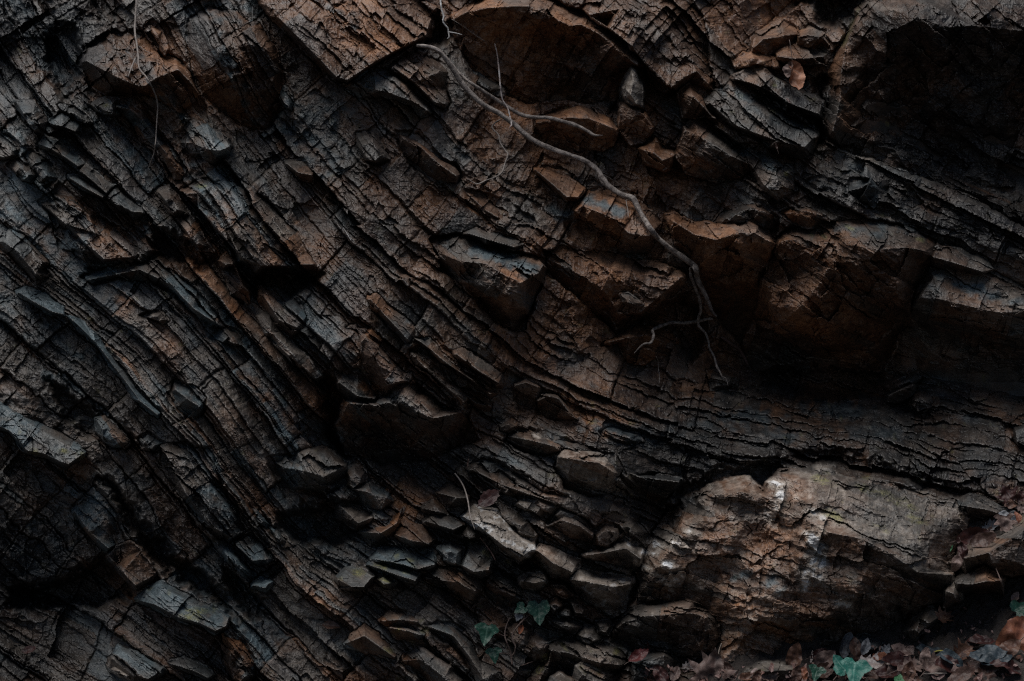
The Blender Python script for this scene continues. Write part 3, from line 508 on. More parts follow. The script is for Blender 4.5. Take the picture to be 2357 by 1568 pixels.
R('F', 'rock_block', 'rock', "dark rust rock filling the space between the main root and the orange sided boulder", "-60,-60 0,-80 100,-20 280,0 400,-10 520,-70 640,50 675,110 625,260 570,470 530,690,-2 450,810,-3 300,640,-4 160,400,-2 60,220", ["0,-20,8 130,60,12 280,100,14 440,50,14 560,60,13 650,115,11", "240,300,9 420,330,9 560,330,8"], tint=(.25, -.35, 0, -.3), chip=1.0, bed=.2)
R('F', 'stone', 'stone', "pale grey rounded stone cut off by the right edge, above the pale boulder", "2262,1325 2357,1285 2460,1320 2460,1480 2357,1490 2280,1452", b=8, bed=.3, tint=(-.4, .1, .12, -.2))
R('F', 'rock_block', 'rock', "dim square block in the hollow beside the hanging rootlet's tip", "222,985 330,958 432,1000 422,1085 250,1105", b=6, bed=.4, lift=3, tint=(-.2, .1, 0, -.3))
R('E', 'rock_outcrop', 'rock', "dark rust face of beds with a black underside, left of the main root's lower end",
  "1390,180 1500,150 1620,165 1900,205 2100,255 2300,295 2370,330 2255,460 2050,620 1870,745 1830,690,0 1620,490 1500,390 1395,310", ["1420,230,6 1620,330,10 1800,450,13 1900,600,16 2040,590,16 2180,470,15 2320,350,12", "1700,260,8 2000,330,11 2200,350,11"], tint=(.4, -.3, 0, -.1), chip=0.8, bed=.6, coarse=.3)
R('E', 'rock_fragment', 'rock', "small pale tan chip on the dark rust face of beds", "1905,470 1960,468 2055,530 2022,553 1930,518", b=17, e=15, bed=.2, tint=(0, 0, .3, -.3))
R('E', 'rock_block', 'rock', "lit brown chunk of rock in the dark hollow under the thin side rootlet", "1780,810 1900,745 2010,690 2110,690 2230,720 2290,790 2240,870,-2 2060,920,-3 1950,940,-3 1900,800,2", ["1830,790,6 1950,760,10 2080,740,11 2200,790,9"], tint=(.3, -.2, .05, -.3), bed=.4, chip=.8, lift=8)
# --- centre
R('E', 'boulder', 'boulder', "wedge shaped boulder with a flat blue grey top, jutting out in the centre",
  "620,95 720,70 850,55 960,100 1100,160 1250,190 1340,212 1390,262 1385,400 1350,490,2 1290,620,-1 1270,705,-2 1180,725,-3 1050,650,-2 940,500,0 820,380 690,290 660,190",
  ["640,130,8 690,190,12 820,242,16 1000,262,19 1130,340,20 1240,388,21 1355,322,18 1385,270,14", "760,110,7 960,160,10 1200,240,12", "1000,420,15 1150,560,12 1260,560,12"], tint=(-.1, .0, .0, -.2), chip=0.8, bed=.3, e=4)
R('E', 'flat_rock', 'rock', "thin broken slab resting behind the blue topped wedge boulder", "850,50 930,15 1080,60 1200,105 1255,130 1200,165 1050,125 940,90", "870,55,8 1000,95,11 1190,150,11", tint=(-.2, .2, .05, -.2), bed=.4, e=4)
R('E', 'flat_rock', 'rock', "long pale tan bar of bedding in the middle of the folded rows", "478,845 560,815 640,880 705,960 745,1040 885,1180 850,1215 720,1095 600,985 520,935", "500,870,6 600,970,10 720,1080,11 850,1195,10", tint=(0.1, -0.2, 0.6, -0.3), bed=.4, chip=.4)
R('E', 'flat_rock', 'rock', "long wavy purple brown bar of bedding above the pale tan bar", "515,755 620,765 720,890 830,980 950,1050 1078,1128 1035,1155 900,1055 740,945 620,840", "540,775,7 640,850,9 740,935,10 900,1040,11 1030,1140,10", tint=(0.05, -0.1, 0.28, -0.3), bed=.3, chip=.35)
R('E', 'rock_block', 'rock', "broad cracked grey block topping the right end of the folded rows", "780,855 850,828 960,880 1110,1000 1115,1090 1040,1050 960,1005 840,935", "800,870,6 960,990,10 1090,1070,9", tint=(0, 0, 0.3, -0.2), bed=.5)
R('E', 'flat_rock', 'rock', "short bar with a pale worn end, below the tip of the pale tan bar", "708,1098 780,1098 840,1140 905,1200 885,1285,0 795,1215", b=8, tint=(-0.2, 0, 0.6, -0.3), bed=.4)
R('E', 'flat_rock', 'rock', "grey bar lying right of the short bar with the pale end", "818,1112 900,1100 1042,1200 1035,1312,-1 955,1255 870,1185", "830,1125,6 930,1200,10 1030,1220,9", tint=(-.1, 0, .08, -.3), bed=.4)
R('E', 'rock_block', 'rock', "blue grey square ended bed at the lower left of the folded rows", "-10,1000 60,975 140,958 270,1150 245,1195 120,1185 20,1105", "10,1060,7 130,1150,10 250,1170,9", tint=(-0.2, 0.4, 0.25, -0.3), bed=.4)
R('E', 'rock_block', 'rock', "orange stained bed with a rounded end, right of the blue grey square ended bed", "175,725 235,698 300,780 360,880 440,990 492,1050 440,1075 330,1150 255,1120 200,1010 150,950", ["190,760,7 260,900,10 340,1080,12 430,1050,11", "300,900,9 420,1020,10"], tint=(0.5, -0.3, 0.25, -0.3), bed=.6, chip=.5)
R('E', 'flat_rock', 'rock', "narrow ribbed bed with crosswise cracks, above the orange stained bed", "60,690 120,675 200,800 330,960 400,1020 500,1000 520,1060 480,1060 380,980 220,700", b=7, k=.8, tint=(0.3, -0.2, 0.22, -0.3), bed=.5)
R('E', 'flat_rock', 'rock', "bed broken in square pieces, stepping down left of the blue topped wedge", "205,480 260,470 400,590 520,700 500,790 470,800 370,700 240,580", "220,500,6 350,640,9 470,770,9", tint=(0, .1, .08, -.3), bed=.6)
R('E', 'rock_outcrop', 'rock', "bulging brown mass with a lit nose and black underside, under the folded rows",
  "50,1180 140,1185 260,1185 330,1150 390,1060 500,1055 580,1120 720,1245 855,1250 905,1345,0 955,1450,-4 820,1490,-6 600,1570,-8 300,1610,-9 60,1530,-8 0,1350,-3", ["70,1200,9 260,1215,12 390,1180,14 520,1250,16 640,1300,17 700,1290,16 830,1262,12", "450,1110,10 600,1210,13", "200,1400,0 500,1450,-1 750,1430,0"], lift=2, tint=(0.25, -0.3, 0.35, -0.3), chip=.8, bed=.4, e=3)
R('E', 'rock_block', 'rock', "rounded dark block at the right end of the folded rows", "1185,1070 1260,1005 1340,1058 1395,1100 1335,1205,0 1250,1245,-1 1188,1165", "1195,1080,7 1270,1060,10 1350,1090,9", bed=.3, tint=(-.1, 0, .02, -.3), chip=.7)
R('E', 'rock_block', 'rock', "dark smooth fronted block sloping into the shaded ledge", "1340,1195 1400,1132 1480,1138 1560,1235 1620,1312 1500,1315,-1 1350,1265,-1", "1350,1185,10 1420,1150,13 1490,1170,11 1560,1260,8", bed=.2, tint=(-.2, .0, 0, -.3), chip=.5)
R('E', 'flat_rock', 'rock', "row of thin blue grey plates above the pale lit block", "1210,1370 1350,1385 1510,1440 1570,1460 1720,1520 1790,1545 1740,1560 1560,1510 1500,1530 1350,1460", b=6, k=.8, tint=(-.3, .3, .08, -.3), bed=.6)
R('E', 'rock_block', 'rock', "grey block with a lit shoulder, left of the pale lit block", "1150,1402 1230,1378 1350,1400 1512,1470 1505,1535,-1 1380,1560,-3 1220,1520,-2 1130,1450", "1165,1425,7 1300,1450,10 1500,1500,9", tint=(-0.2, 0, 0.4, -0.2), bed=.4)
R('H', 'rock_block', 'rock', "pale lit long block with a chipped right end, below the shaded ledge", "1475,45 1535,-5 1620,-10 1720,5 1842,40 1865,110 1900,170 1850,295,-3 1700,335,-5 1530,265,-4 1470,140,0", "1485,58,9 1600,72,13 1760,95,14 1800,120,14 1860,160,11", tint=(-0.5, -0.3, 0.7, -0.3), bed=.35, chip=.6, e=3)
R('H', 'flat_rock', 'rock', "bluish square ended slab in the black gap above the pale boulder", "2025,175 2120,170 2310,200 2310,235,-1 2180,380,-8 2040,330,-7 1900,190,-2 1930,120", "1935,140,4 2030,190,9 2300,225,9", tint=(-0.3, 0.4, 0, -0.3), bed=.3)
R('E', 'stone', 'stone', "small wedge stone in the gap under the rounded dark block", "1080,1340 1160,1308 1212,1350 1150,1395 1095,1390", b=6, tint=(-.1, 0, .05, -.3))
R('E', 'flat_rock', 'rock', "rusty flat slab on the shaded ledge, above the thin blue grey plates", "1775,1395 1850,1358 1950,1385 2035,1410 2052,1450 1980,1472 1850,1442", b=5, bed=.4, tint=(.3, -.1, .03, -.2))
# --- left
R('D', 'flat_rock', 'rock', "grey tilted slab at the left edge above the blue ledge", "-60,120 0,95 60,20 160,60 250,150 330,250 302,292 345,350 240,395 160,300 60,200", ["20,110,7 120,180,10 240,330,11", "150,100,6 290,250,8"], tint=(-.3, .1, .08, -.2), bed=.6)
R('D', 'rock_block', 'rock', "dark layered mass above the curved black gap on the left", "345,-60 450,10 600,80 700,200 640,295,-1 500,170 400,160", b=8, bed=.8, tint=(-.1, 0, 0, -.2))
R('D', 'rock_block', 'rock', "brown lit layered block overhanging the curved black gap on the left", "440,-20 620,-65 740,-20 830,40 905,120 945,190 915,235,-1 700,265,-3 600,195,-1 530,115", ["460,0,7 560,110,10 700,230,13 900,215,11", "640,0,7 820,120,9"], bed=.8, chip=.5, tint=(.1, -.1, .06, -.2), coarse=.3)
R('D', 'rock_block', 'rock', "small upright block with a blue grey top face, left of the black cave", "1480,232 1540,190 1592,232 1572,282 1640,400 1685,525,0 1560,475,0 1500,305", "1482,240,9 1520,268,12 1575,262,10 1640,420,8", tint=(-.2, .15, .03, -.3), bed=.3)
R('D', 'flat_rock', 'rock', "blue green ledge with cracked surface at the left edge", "105,445 200,398 330,475 425,555 445,620 350,600 200,525", "125,455,6 220,515,9 350,585,10 430,605,8", tint=(-.8, .75, .05, .0), bed=.3, chip=.4)
R('D', 'flat_rock', 'rock', "long blue bedding strip running down through the left half", "455,610 560,660 700,800 820,955 960,1145 1085,1262 1060,1295 940,1205 780,985 640,805 520,695", "475,630,7 640,790,10 780,970,11 940,1185,12 1060,1280,10", tint=(-.8, .7, .0, -.1), bed=.2, chip=.3)
R('D', 'rock_fragment', 'rock', "pale tan knob of rock on the left slope", "945,615 1000,583 1090,588 1135,640 1095,665 1010,630", b=7, tint=(0, -.3, .32, -.3), bed=.2)
R('D', 'rock_block', 'rock', "reddish rough bump wedged between thin beds on the left", "1170,1050 1290,1085 1382,1170 1365,1290,-1 1230,1335,-2 1150,1250 1138,1130", ["1180,1110,8 1260,1170,11 1340,1220,9"], lift=4, tint=(.3, -.3, .02, -.3), chip=.9, bed=.2)
R('D', 'flat_rock', 'rock', "bluish flat plate lying on the folded beds left of centre", "1420,760 1500,678 1640,740 1695,830 1600,812 1530,792", b=6, tint=(-.5, .5, .03, -.2), bed=.3)
R('D', 'flat_rock', 'rock', "broad slab with yellow lichen at its corner, lower left edge", "-60,1150 60,1150 200,1290 330,1350 480,1440 582,1530 462,1632,-1 390,1612,-1 280,1552,-1 180,1540,-1 60,1400,-1 -60,1360,-1", ["-60,1330,11 60,1385,12 180,1520,13 280,1535,14 390,1590,14 460,1612,14 570,1535,12", "0,1200,6 250,1370,9 480,1500,11"], tint=(-.2, .4, .02, .1), bed=.25, chip=.4, e=3)
R('D', 'rock_fragment', 'rock', "bright bluish chip standing out of the beds above the lichen cornered slab", "640,1300 700,1288 830,1400 872,1470 840,1495 720,1455 650,1385", b=8, tint=(-.3, .2, .12, -.2), bed=.5)
R('D', 'rock_fragment', 'rock', "small blue chip right of the bright bluish chip, among thin beds", "930,1440 1000,1398 1092,1470 1042,1525 960,1492", b=8, tint=(-.5, .45, .08, -.2), bed=.4)
R('D', 'flat_rock', 'rock', "long smooth grey bar running down to the black hollow left of centre", "1645,505 1720,530 1900,720 2060,880 2172,1012 2145,1040 1980,925 1820,765", b=8, k=.8, tint=(-.4, .2, .02, -.2), bed=.3, chip=.3)
R('D', 'rock_block', 'rock', "speckled grey block of folded bed above the long smooth grey bar", "1740,420 1850,420 1990,500 2070,610 2050,700 1960,760 1860,690 1760,540", "1770,470,7 1880,640,10 2000,690,9", tint=(-.1, .1, .05, -.2), bed=.5)
R('D', 'rock_outcrop', 'rock', "strip of thin curved ribs arching over the left slope", "540,350 700,300 940,250 1060,250 1200,330 1330,440 1460,600 1520,690 1440,690 1300,600 1180,480 1000,380 800,360 640,400", ["600,370,6 940,300,8 1150,400,10 1300,560,10 1470,670,8"], bed=1.3, chip=.4, tint=(0, 0, .04, -.2), coarse=.3)
# --- lower left
R('G', 'flat_rock', 'rock', "blue slab with green lichen and a square lit end, lower left",
  "920,1020 1000,925 1090,898 1250,985 1440,1070 1548,1130 1532,1205,0 1450,1245,-1 1350,1195,-1 1200,1155,-1 1030,1065,-1", ["940,1025,6 1040,1050,9 1200,1135,11 1350,1178,13 1450,1228,14 1522,1195,13 1540,1140,10", "1090,930,5 1300,1050,8"], tint=(-.9, .7, .1, .15), bed=.15, chip=.3)
R('G', 'rock_outcrop', 'rock', "orange brown upright face with a white streak, below the blue slab's end", "1500,1250 1550,1165 1640,1300 1712,1430 1722,1525,-1 1640,1600,-2 1560,1560,-2 1500,1400", b=9, tint=(.6, -.5, .05, -.2), bed=.3, chip=.7)
R('G', 'flat_rock', 'rock', "dull red brown bar leaning above the blue slab, its upper piece", "475,400 560,320 640,260 720,330 800,430 865,610 780,645 720,700 640,650 540,520", "500,420,7 600,560,10 730,670,11", tint=(.25, -.2, 0, -.2), bed=.3, chip=.6)
R('G', 'flat_rock', 'rock', "dull red brown bar leaning above the blue slab, its lower piece", "715,715 780,660 865,630 955,680 1045,850 1000,905 910,940 880,895 780,765", "730,720,8 820,830,11 910,920,11", tint=(.3, -.2, .03, -.2), bed=.3, chip=.6)
R('G', 'rock_block', 'rock', "neat stack of thin beds at the bottom edge, left", "740,1395 800,1335 900,1370 1000,1420 1115,1500 1000,1566 900,1600 740,1470", ["750,1410,7 900,1530,10 1000,1550,10", "820,1360,6 1080,1500,8"], bed=1.2, chip=.25, tint=(-.3, .2, .05, -.2))
R('G', 'rock_fragment', 'rock', "white mineral seam at the foot of the neat stack of thin beds", "728,1462 765,1455 860,1500 925,1540 905,1560 830,1530 740,1485", b=7, k=.75, tint=(-.8, -.2, .8, -.4), bed=.2)
R('G', 'flat_rock', 'rock', "bar with a bluish rim lying right of the neat stack of thin beds", "1135,1440 1250,1412 1390,1470 1445,1520 1400,1560 1300,1505", "1150,1450,6 1300,1495,9 1400,1545,9", tint=(.0, .15, .08, -.2), bed=.4)
R('G', 'rock_block', 'rock', "bed end with pale cross veins, foot of the steep folded rows", "1575,610 1690,575 1760,640 1835,740 1745,785 1690,765 1590,660", "1590,650,8 1700,755,11 1800,745,9", tint=(-.2, .1, .15, -.2), bed=.5)
R('G', 'rock_block', 'rock', "narrow bed end left of the cross veined bed end", "1440,625 1500,600 1610,700 1722,860 1690,885 1580,790", b=9, k=.75, tint=(-.2, .1, .08, -.2), bed=.5)
R('G', 'flat_rock', 'rock', "thin upright bar beside the steep folded rows, upper piece", "1680,375 1722,380 1822,512 1800,545 1720,455", b=8, k=.75, tint=(-.2, .1, .08, -.3), bed=.3)
R('G', 'flat_rock', 'rock', "thin upright bar beside the steep folded rows, lower piece", "1815,528 1862,530 1935,622 1922,655 1840,590", b=8, k=.75, tint=(-.2, .2, .1, -.3), bed=.3)
R('G', 'rock_block', 'rock', "small blue faced cube at the end of the steep folded rows", "1695,905 1760,868 1822,890 1790,955,0 1720,945,0", "1705,920,9 1785,940,11 1815,905,9", tint=(-.5, .5, .05, -.2), bed=.2)
R('G', 'rock_block', 'rock', "blue grey cracked nose of rock above the black hollow, left of the red leaf",
  "1800,60 1950,40 2080,-10 2200,-5 2335,100 2310,240,-1 2200,330,-3 2050,300,-3 1920,330,-3 1860,200", ["1900,120,8 2050,150,11 2180,190,14 2320,120,11", "2080,20,7 2250,80,9", "2000,260,8 2150,270,8"], tint=(-.3, .3, .1, -.2), bed=.6, chip=.8)
R('G', 'rock_outcrop', 'rock', "ladder of close packed ribs on the steep lower left slope", "1080,-20 1230,-40 1420,0 1500,250 1600,420 1640,560 1540,640 1420,560 1290,420 1180,260 1090,120", ["1130,60,6 1250,300,9 1420,520,11 1560,600,10", "1300,20,7 1420,250,9 1550,430,9"], bed=1.3, chip=.5, tint=(-.3, .1, .05, -.2), coarse=.35)
# --- lower middle
R('H', 'flat_rock', 'rock', "flat blue grey slab with lichen, upper one of the lichen covered steps", "225,745 280,670 400,655 500,680 645,700 668,775 540,825 440,795", "250,745,6 440,780,9 540,812,9 655,780,8", tint=(-0.9, 0.65, 0.03, 0.25), bed=.15, chip=.35)
R('H', 'flat_rock', 'rock', "long narrow step with yellow green lichen below the flat blue grey slab", "200,775 250,740 440,800 552,850 530,905,0 410,872 240,805", "215,785,7 410,855,10 525,890,10", tint=(-0.8, 0.5, 0.05, 0.35), bed=.3, chip=.35)
R('H', 'rock_fragment', 'rock', "small lichen green brick shaped stone between the square block and the narrow step", "252,872 300,830 392,900 360,942,0 300,915", b=9, tint=(-0.6, 0.3, 0.05, 0.6), bed=.2)
R('H', 'rock_block', 'rock', "square fronted green grey block with lichen, left end of the steps", "0,868 60,802 160,808 242,850 182,942,-1 20,930,-1", "8,885,9 90,930,12 178,930,12 235,862,9", tint=(-0.7, 0.4, 0.05, 0.3), bed=.15, chip=.4, e=4)
R('H', 'rock_block', 'rock', "grey paving like block, left of a pair split by a crack", "668,672 760,630 850,670 832,795 720,735", b=8, tint=(-0.6, 0.4, 0.05, 0.1), bed=.15, chip=.35)
R('H', 'rock_block', 'rock', "grey paving like block, right of a pair split by a crack", "832,792 900,630 1000,660 1038,740 1030,832,0 970,872,0 880,842", "845,790,8 920,830,11 1020,815,10", tint=(-0.6, 0.4, 0.05, 0.15), bed=.15, chip=.35)
R('H', 'rock_block', 'rock', "dark bedded block supporting the pair of grey paving like blocks", "560,860 660,800 800,812 950,880 962,952 905,1065,-1 850,1012 700,935", ["600,870,6 800,900,10 930,960,10"], tint=(0.1, 0, 0.24, -0.1), bed=.9)
R('H', 'rock_block', 'rock', "plain grey brown block left of the dark red leaf", "665,295 760,238 872,308 860,392 810,455,0 740,402 690,325", "680,300,7 800,330,11 868,330,9", tint=(-0.1, 0, 0.26, -0.2), bed=.2)
R('H', 'rock_fragment', 'rock', "small crooked stone left of the plain grey brown block", "565,402 650,340 702,382 742,442 620,425", b=7, tint=(-0.1, 0, 0.22, -0.2))
R('H', 'rock_block', 'rock', "brightest pale elongated block just below the dark red leaf",
  "835,455 920,388 1060,408 1185,530 1262,590 1335,640 1305,725,0 1230,775,-2 1120,695,-1 1000,575 880,505", ["850,460,8 950,520,12 1110,650,15 1235,735,15 1310,680,12", "950,430,8 1100,520,11 1240,630,12"], tint=(-0.8, -0.5, 1.1, -0.3), bed=.3, chip=.5, e=3)
R('H', 'flat_rock', 'rock', "brown slab lying against the upper side of the brightest pale block", "1075,372 1130,380 1300,480 1335,600 1322,655 1262,602 1200,530 1110,445", b=8, tint=(0, -0.1, 0.35, -0.2), bed=.4, e=4)
R('H', 'flat_rock', 'rock', "dark pentagon slab left of the brightest pale block", "575,485 680,420 800,480 852,512 790,572,0 640,522", "590,488,6 780,545,10 840,515,8", tint=(-0.3, 0.2, 0.03, -0.1), bed=.2)
R('H', 'rock_fragment', 'rock', "small dark lump with lichen below the dark pentagon slab", "795,582 870,515 952,560 960,602 900,612", b=8, tint=(-0.3, 0.1, 0.21, 0.25))
R('H', 'rock_fragment', 'rock', "small three cornered stone above the dark red leaf", "1015,205 1090,150 1200,220 1192,302 1100,272", b=7, tint=(-0.1, 0, 0.26, -0.2))
R('H', 'flat_rock', 'rock', "tilted brown bed right of the dark red leaf, above the dark gap", "860,120 980,60 1120,100 1250,200 1400,290 1552,310 1490,400 1300,330 1150,300 1000,200", ["900,140,6 1100,240,9 1300,310,10 1480,370,9"], bed=.9, tint=(0, 0, 0.26, -0.2))
R('H', 'flat_rock', 'rock', "dark bed with grey faces under the tilted brown bed", "1080,310 1250,300 1360,310 1495,390 1425,500,0 1330,440 1180,380", b=8, bed=.6, tint=(-0.1, 0, 0.26, -0.2))
R('H', 'rock_block', 'rock', "square dull block in the row above the long pale topped block", "1405,560 1420,480 1500,392 1610,430 1725,522 1702,655,-1 1660,715,-2 1540,655", "1420,520,8 1510,480,11 1630,520,12 1710,580,10", bed=.5, tint=(-0.2, 0, 0.35, -0.2))
R('H', 'rock_block', 'rock', "rounded stepped block right of the square dull block", "1715,562 1800,488 1905,510 1925,582 1845,655,-1 1730,645", b=9, bed=.5, tint=(-0.2, 0, 0.4, -0.2))
R('H', 'flat_rock', 'rock', "thin stepped bed leaning against the crack beside the pale boulder", "1780,450 1880,430 2000,490 2070,560 2120,600 2080,660 1960,590 1900,500", b=7, bed=.7, tint=(-0.1, 0, 0.28, -0.2))
R('H', 'rock_block', 'rock', "block with a bright white corner patch, next to the crack of the pale boulder", "1650,720 1780,680 1930,600 2062,668 2025,815,-2 1900,790,-2 1790,750", "1680,715,6 1800,700,10 1940,670,12 2040,740,12", bed=.4, tint=(-0.1, -0.2, 0.75, -0.2))
R('H', 'rock_block', 'rock', "long dark fronted block with a pale chalky top edge, beside the crack",
  "1555,875 1620,800 1750,838 1900,850 1992,862 1990,905 1962,955,-1 1932,1085,-4 1860,1140,-5 1750,1090,-4 1600,955,-1", "1570,880,9 1700,900,13 1860,930,14 1970,915,11", bed=.4, chip=.7, tint=(-0.2, -0.2, 0.8, -0.2))
R('H', 'rock_block', 'rock', "cracked brown bed left of the long dark fronted block", "1325,685 1380,640 1480,690 1630,750 1622,800 1560,882 1440,862,-1 1398,785", "1350,690,8 1450,770,11 1580,830,10", bed=.6, tint=(-0.1, -0.1, 0.55, -0.2))
R('H', 'stone', 'stone', "pale wedge stone in the middle of the rubble, largest there", "1222,872 1280,838 1372,830 1402,900 1362,952,-1 1260,935", "1240,890,7 1330,905,11 1395,890,8", tint=(-0.5, -0.3, 0.8, -0.2), bed=.3)
R('H', 'stone', 'stone', "flat thin stone right of the pale wedge stone", "1438,928 1520,930 1582,990 1540,1003 1470,972", b=6, tint=(0, 0, .12, -.2))
R('H', 'stone', 'stone', "dark brown stone below the flat thin stone, against the long block's shadow", "1545,1005 1620,998 1695,1080 1672,1125 1590,1112", b=7, tint=(.0, 0, .05, -.2), chip=.7)
R('H', 'stone', 'stone', "grey angular stone half hidden behind the biggest ivy leaf", "1408,1045 1480,1003 1525,1052 1460,1105", b=7, tint=(-.3, .1, .08, -.2))
R('H', 'stone', 'stone', "little tan stone right of the biggest ivy leaf", "1480,1105 1540,1045 1590,1060 1582,1132 1500,1135", b=6, tint=(.1, 0, .12, -.2))
R('H', 'stone', 'stone', "brown broken stone between the little tan stone and the pale brick", "1400,1135 1500,1130 1620,1180 1640,1200 1590,1245 1480,1200", b=7, tint=(.1, -.1, .1, -.2), bed=.5)
R('H', 'stone', 'stone', "pale rounded stone behind the yellowish boulder at the bottom", "1605,1245 1660,1182 1740,1200 1785,1282 1700,1330 1640,1300", b=9, tint=(-.5, -.1, .5, -.1))
R('H', 'stone', 'stone', "grey brick like stone at the foot of the crack", "1738,1165 1820,1155 1852,1192 1822,1252 1760,1235", b=8, tint=(-.3, .1, .1, -.2))
R('H', 'boulder', 'boulder', "yellowish boulder with green lichen on its left flank, bottom middle",
  "1440,1262 1520,1248 1700,1280 1870,1330 1922,1380 1955,1442 1880,1505,-1 1760,1566,-3 1600,1640,-3 1400,1640,-2 1285,1640 1290,1560 1340,1490 1400,1435 1432,1368", ["1438,1358,12 1540,1372,15 1640,1400,16 1760,1440,15 1900,1460,11", "1438,1358,12 1420,1450,9 1370,1540,8 1340,1620,7", "1480,1290,8 1680,1320,10 1850,1380,10", "1500,1480,3 1620,1530,3"], tint=(-.1, -.4, .4, .25), bed=.6, chip=.6, e=4)
R('H', 'stone', 'stone', "knobbly yellowish stone leaning on the yellowish boulder at the bottom", "1590,1450 1660,1412 1790,1450 1842,1520 1830,1620 1560,1640", ["1600,1460,10 1650,1520,14 1760,1600,13", "1680,1430,9 1800,1520,9"], tint=(-.2, -.3, .35, .3), bed=.5, chip=.8, lift=8)
R('H', 'stone', 'stone', "round grey green stone at the bottom edge below the yellowish boulder", "1435,1600 1450,1550 1495,1522 1585,1562 1590,1620", b=10, tint=(-.5, .1, .1, .15), bed=.1, chip=.3, lift=12)
R('H', 'stone', 'stone', "grey blue flat faced stone at the bottom, right of the yellowish boulder", "1965,1435 2090,1368 2205,1352 2300,1440 2335,1500 2240,1590 1975,1590", ["1985,1445,8 2100,1430,12 2200,1390,12", "2000,1540,8 2200,1520,9"], tint=(-.4, .3, .05, -.1), bed=.3, chip=.6)
R('H', 'flat_rock', 'rock', "flat grey brown slab behind the ivy stems", "1260,1235 1330,1180 1420,1230 1560,1250 1430,1290 1425,1420 1330,1430 1250,1360", b=6, tint=(-0.2, 0, 0.28, -0.1), bed=.2, chip=.4)
R('H', 'flat_rock', 'rock', "smooth grey slab left of the ivy stems' fork", "1130,1190 1210,1150 1305,1200 1290,1330 1220,1350 1150,1280", b=6, tint=(-0.2, 0, 0.26, -0.1), bed=.2, chip=.4)
R('H', 'rock_block', 'rock', "brown ridged block just above the ivy, left of the rubble", "985,880 1040,815 1180,850 1240,920 1262,1010 1180,1090 1080,1040 1000,980", ["1010,890,7 1120,960,10 1230,1010,9"], tint=(0, 0.1, 0.21, -0.1), bed=.9)
R('H', 'rock_block', 'rock', "ridged rusty bed left of the ivy, under the hanging twig's lower end", "930,1060 1010,1040 1100,1100 1160,1190 1100,1290 1000,1240 920,1130", b=7, tint=(0.2, 0, 0.24, -0.1), bed=.9)
R('H', 'flat_rock', 'rock', "curved thick rib bending down to the bottom edge, left of the ivy", "590,1185 680,1165 780,1180 890,1290 965,1440 1100,1490 1115,1600 960,1600 870,1430 760,1310 640,1230", ["620,1200,7 780,1260,9 890,1400,11 980,1550,11"], tint=(-0.3, 0.1, 0.22, 0), bed=.8, chip=.4)
R('H', 'rock_outcrop', 'rock', "lit brown ridge of beds running into the bottom edge", "420,1440 510,1305 600,1330 700,1400 810,1480 900,1600 640,1640 560,1540", ["440,1430,7 560,1420,12 720,1540,13 800,1620,12", "560,1340,8 760,1470,10"], tint=(.1, -.1, .08, -.2), bed=.7, chip=.7)
R('H', 'rock_block', 'rock', "peaked dark block at the bottom, left of the lit brown ridge", "45,1310 110,1240 180,1175 270,1250 405,1390 385,1425 270,1380 120,1350", "60,1310,6 180,1260,10 290,1340,10 385,1405,8", tint=(-0.1, 0.1, 0.21, -0.1), bed=.3, chip=.7)
R('H', 'rock_block', 'rock', "rusty brown block above the lichen topped block, bottom middle left", "285,1155 340,1100 440,1098 545,1130 565,1192 450,1202 330,1195", "300,1160,6 430,1150,10 540,1165,8", tint=(0.3, -0.2, 0.23, -0.2), bed=.4, chip=.7)
R('H', 'flat_rock', 'rock', "block with a pale green lichen rim, bottom middle left", "340,1205 380,1180 460,1195 580,1250 520,1300,-1 400,1280", "350,1205,8 470,1225,10 560,1255,8", tint=(-0.4, 0.2, 0.05, 0.35), bed=.3)
R('H', 'rock_block', 'rock', "bluish stepped block left of the plain grey blocks, upper one", "60,290 90,250 130,228 230,208 350,290 372,350 285,435,-1 200,412 100,330", "90,270,7 200,290,10 330,330,11 300,400,8", tint=(-0.2, 0.3, 0.06, -0.1), bed=.4, chip=.6)
R('H', 'rock_block', 'rock', "grey brown block under the bluish stepped block", "-5,360 60,340 230,440 205,530 130,545,-1 0,465", "10,380,7 140,500,10 215,470,9", tint=(-0.2, 0.1, 0.23, -0.2), bed=.5)
R('H', 'rock_block', 'rock', "orange tinted block with a pale edge, right of the bluish stepped block", "145,565 220,490 360,480 440,390 432,500 370,605 270,662,-1 220,642", "170,560,7 290,570,10 400,500,9", tint=(0.3, -0.2, 0.23, -0.1), bed=.6)
R('H', 'rock_block', 'rock', "orange veined bed above the flat blue grey slab", "375,590 400,500 450,440 600,520 655,610 620,662 520,685,-1 430,640", "390,580,7 500,620,11 620,640,9", tint=(0.3, -0.1, 0.23, -0.1), bed=.8)
R('H', 'rock_fragment', 'rock', "small knob with greenish edges under the blue grey cracked nose", "55,140 120,108 190,150 192,222 100,285,-1 58,255", b=7, tint=(-0.2, 0.1, 0.23, 0.1))
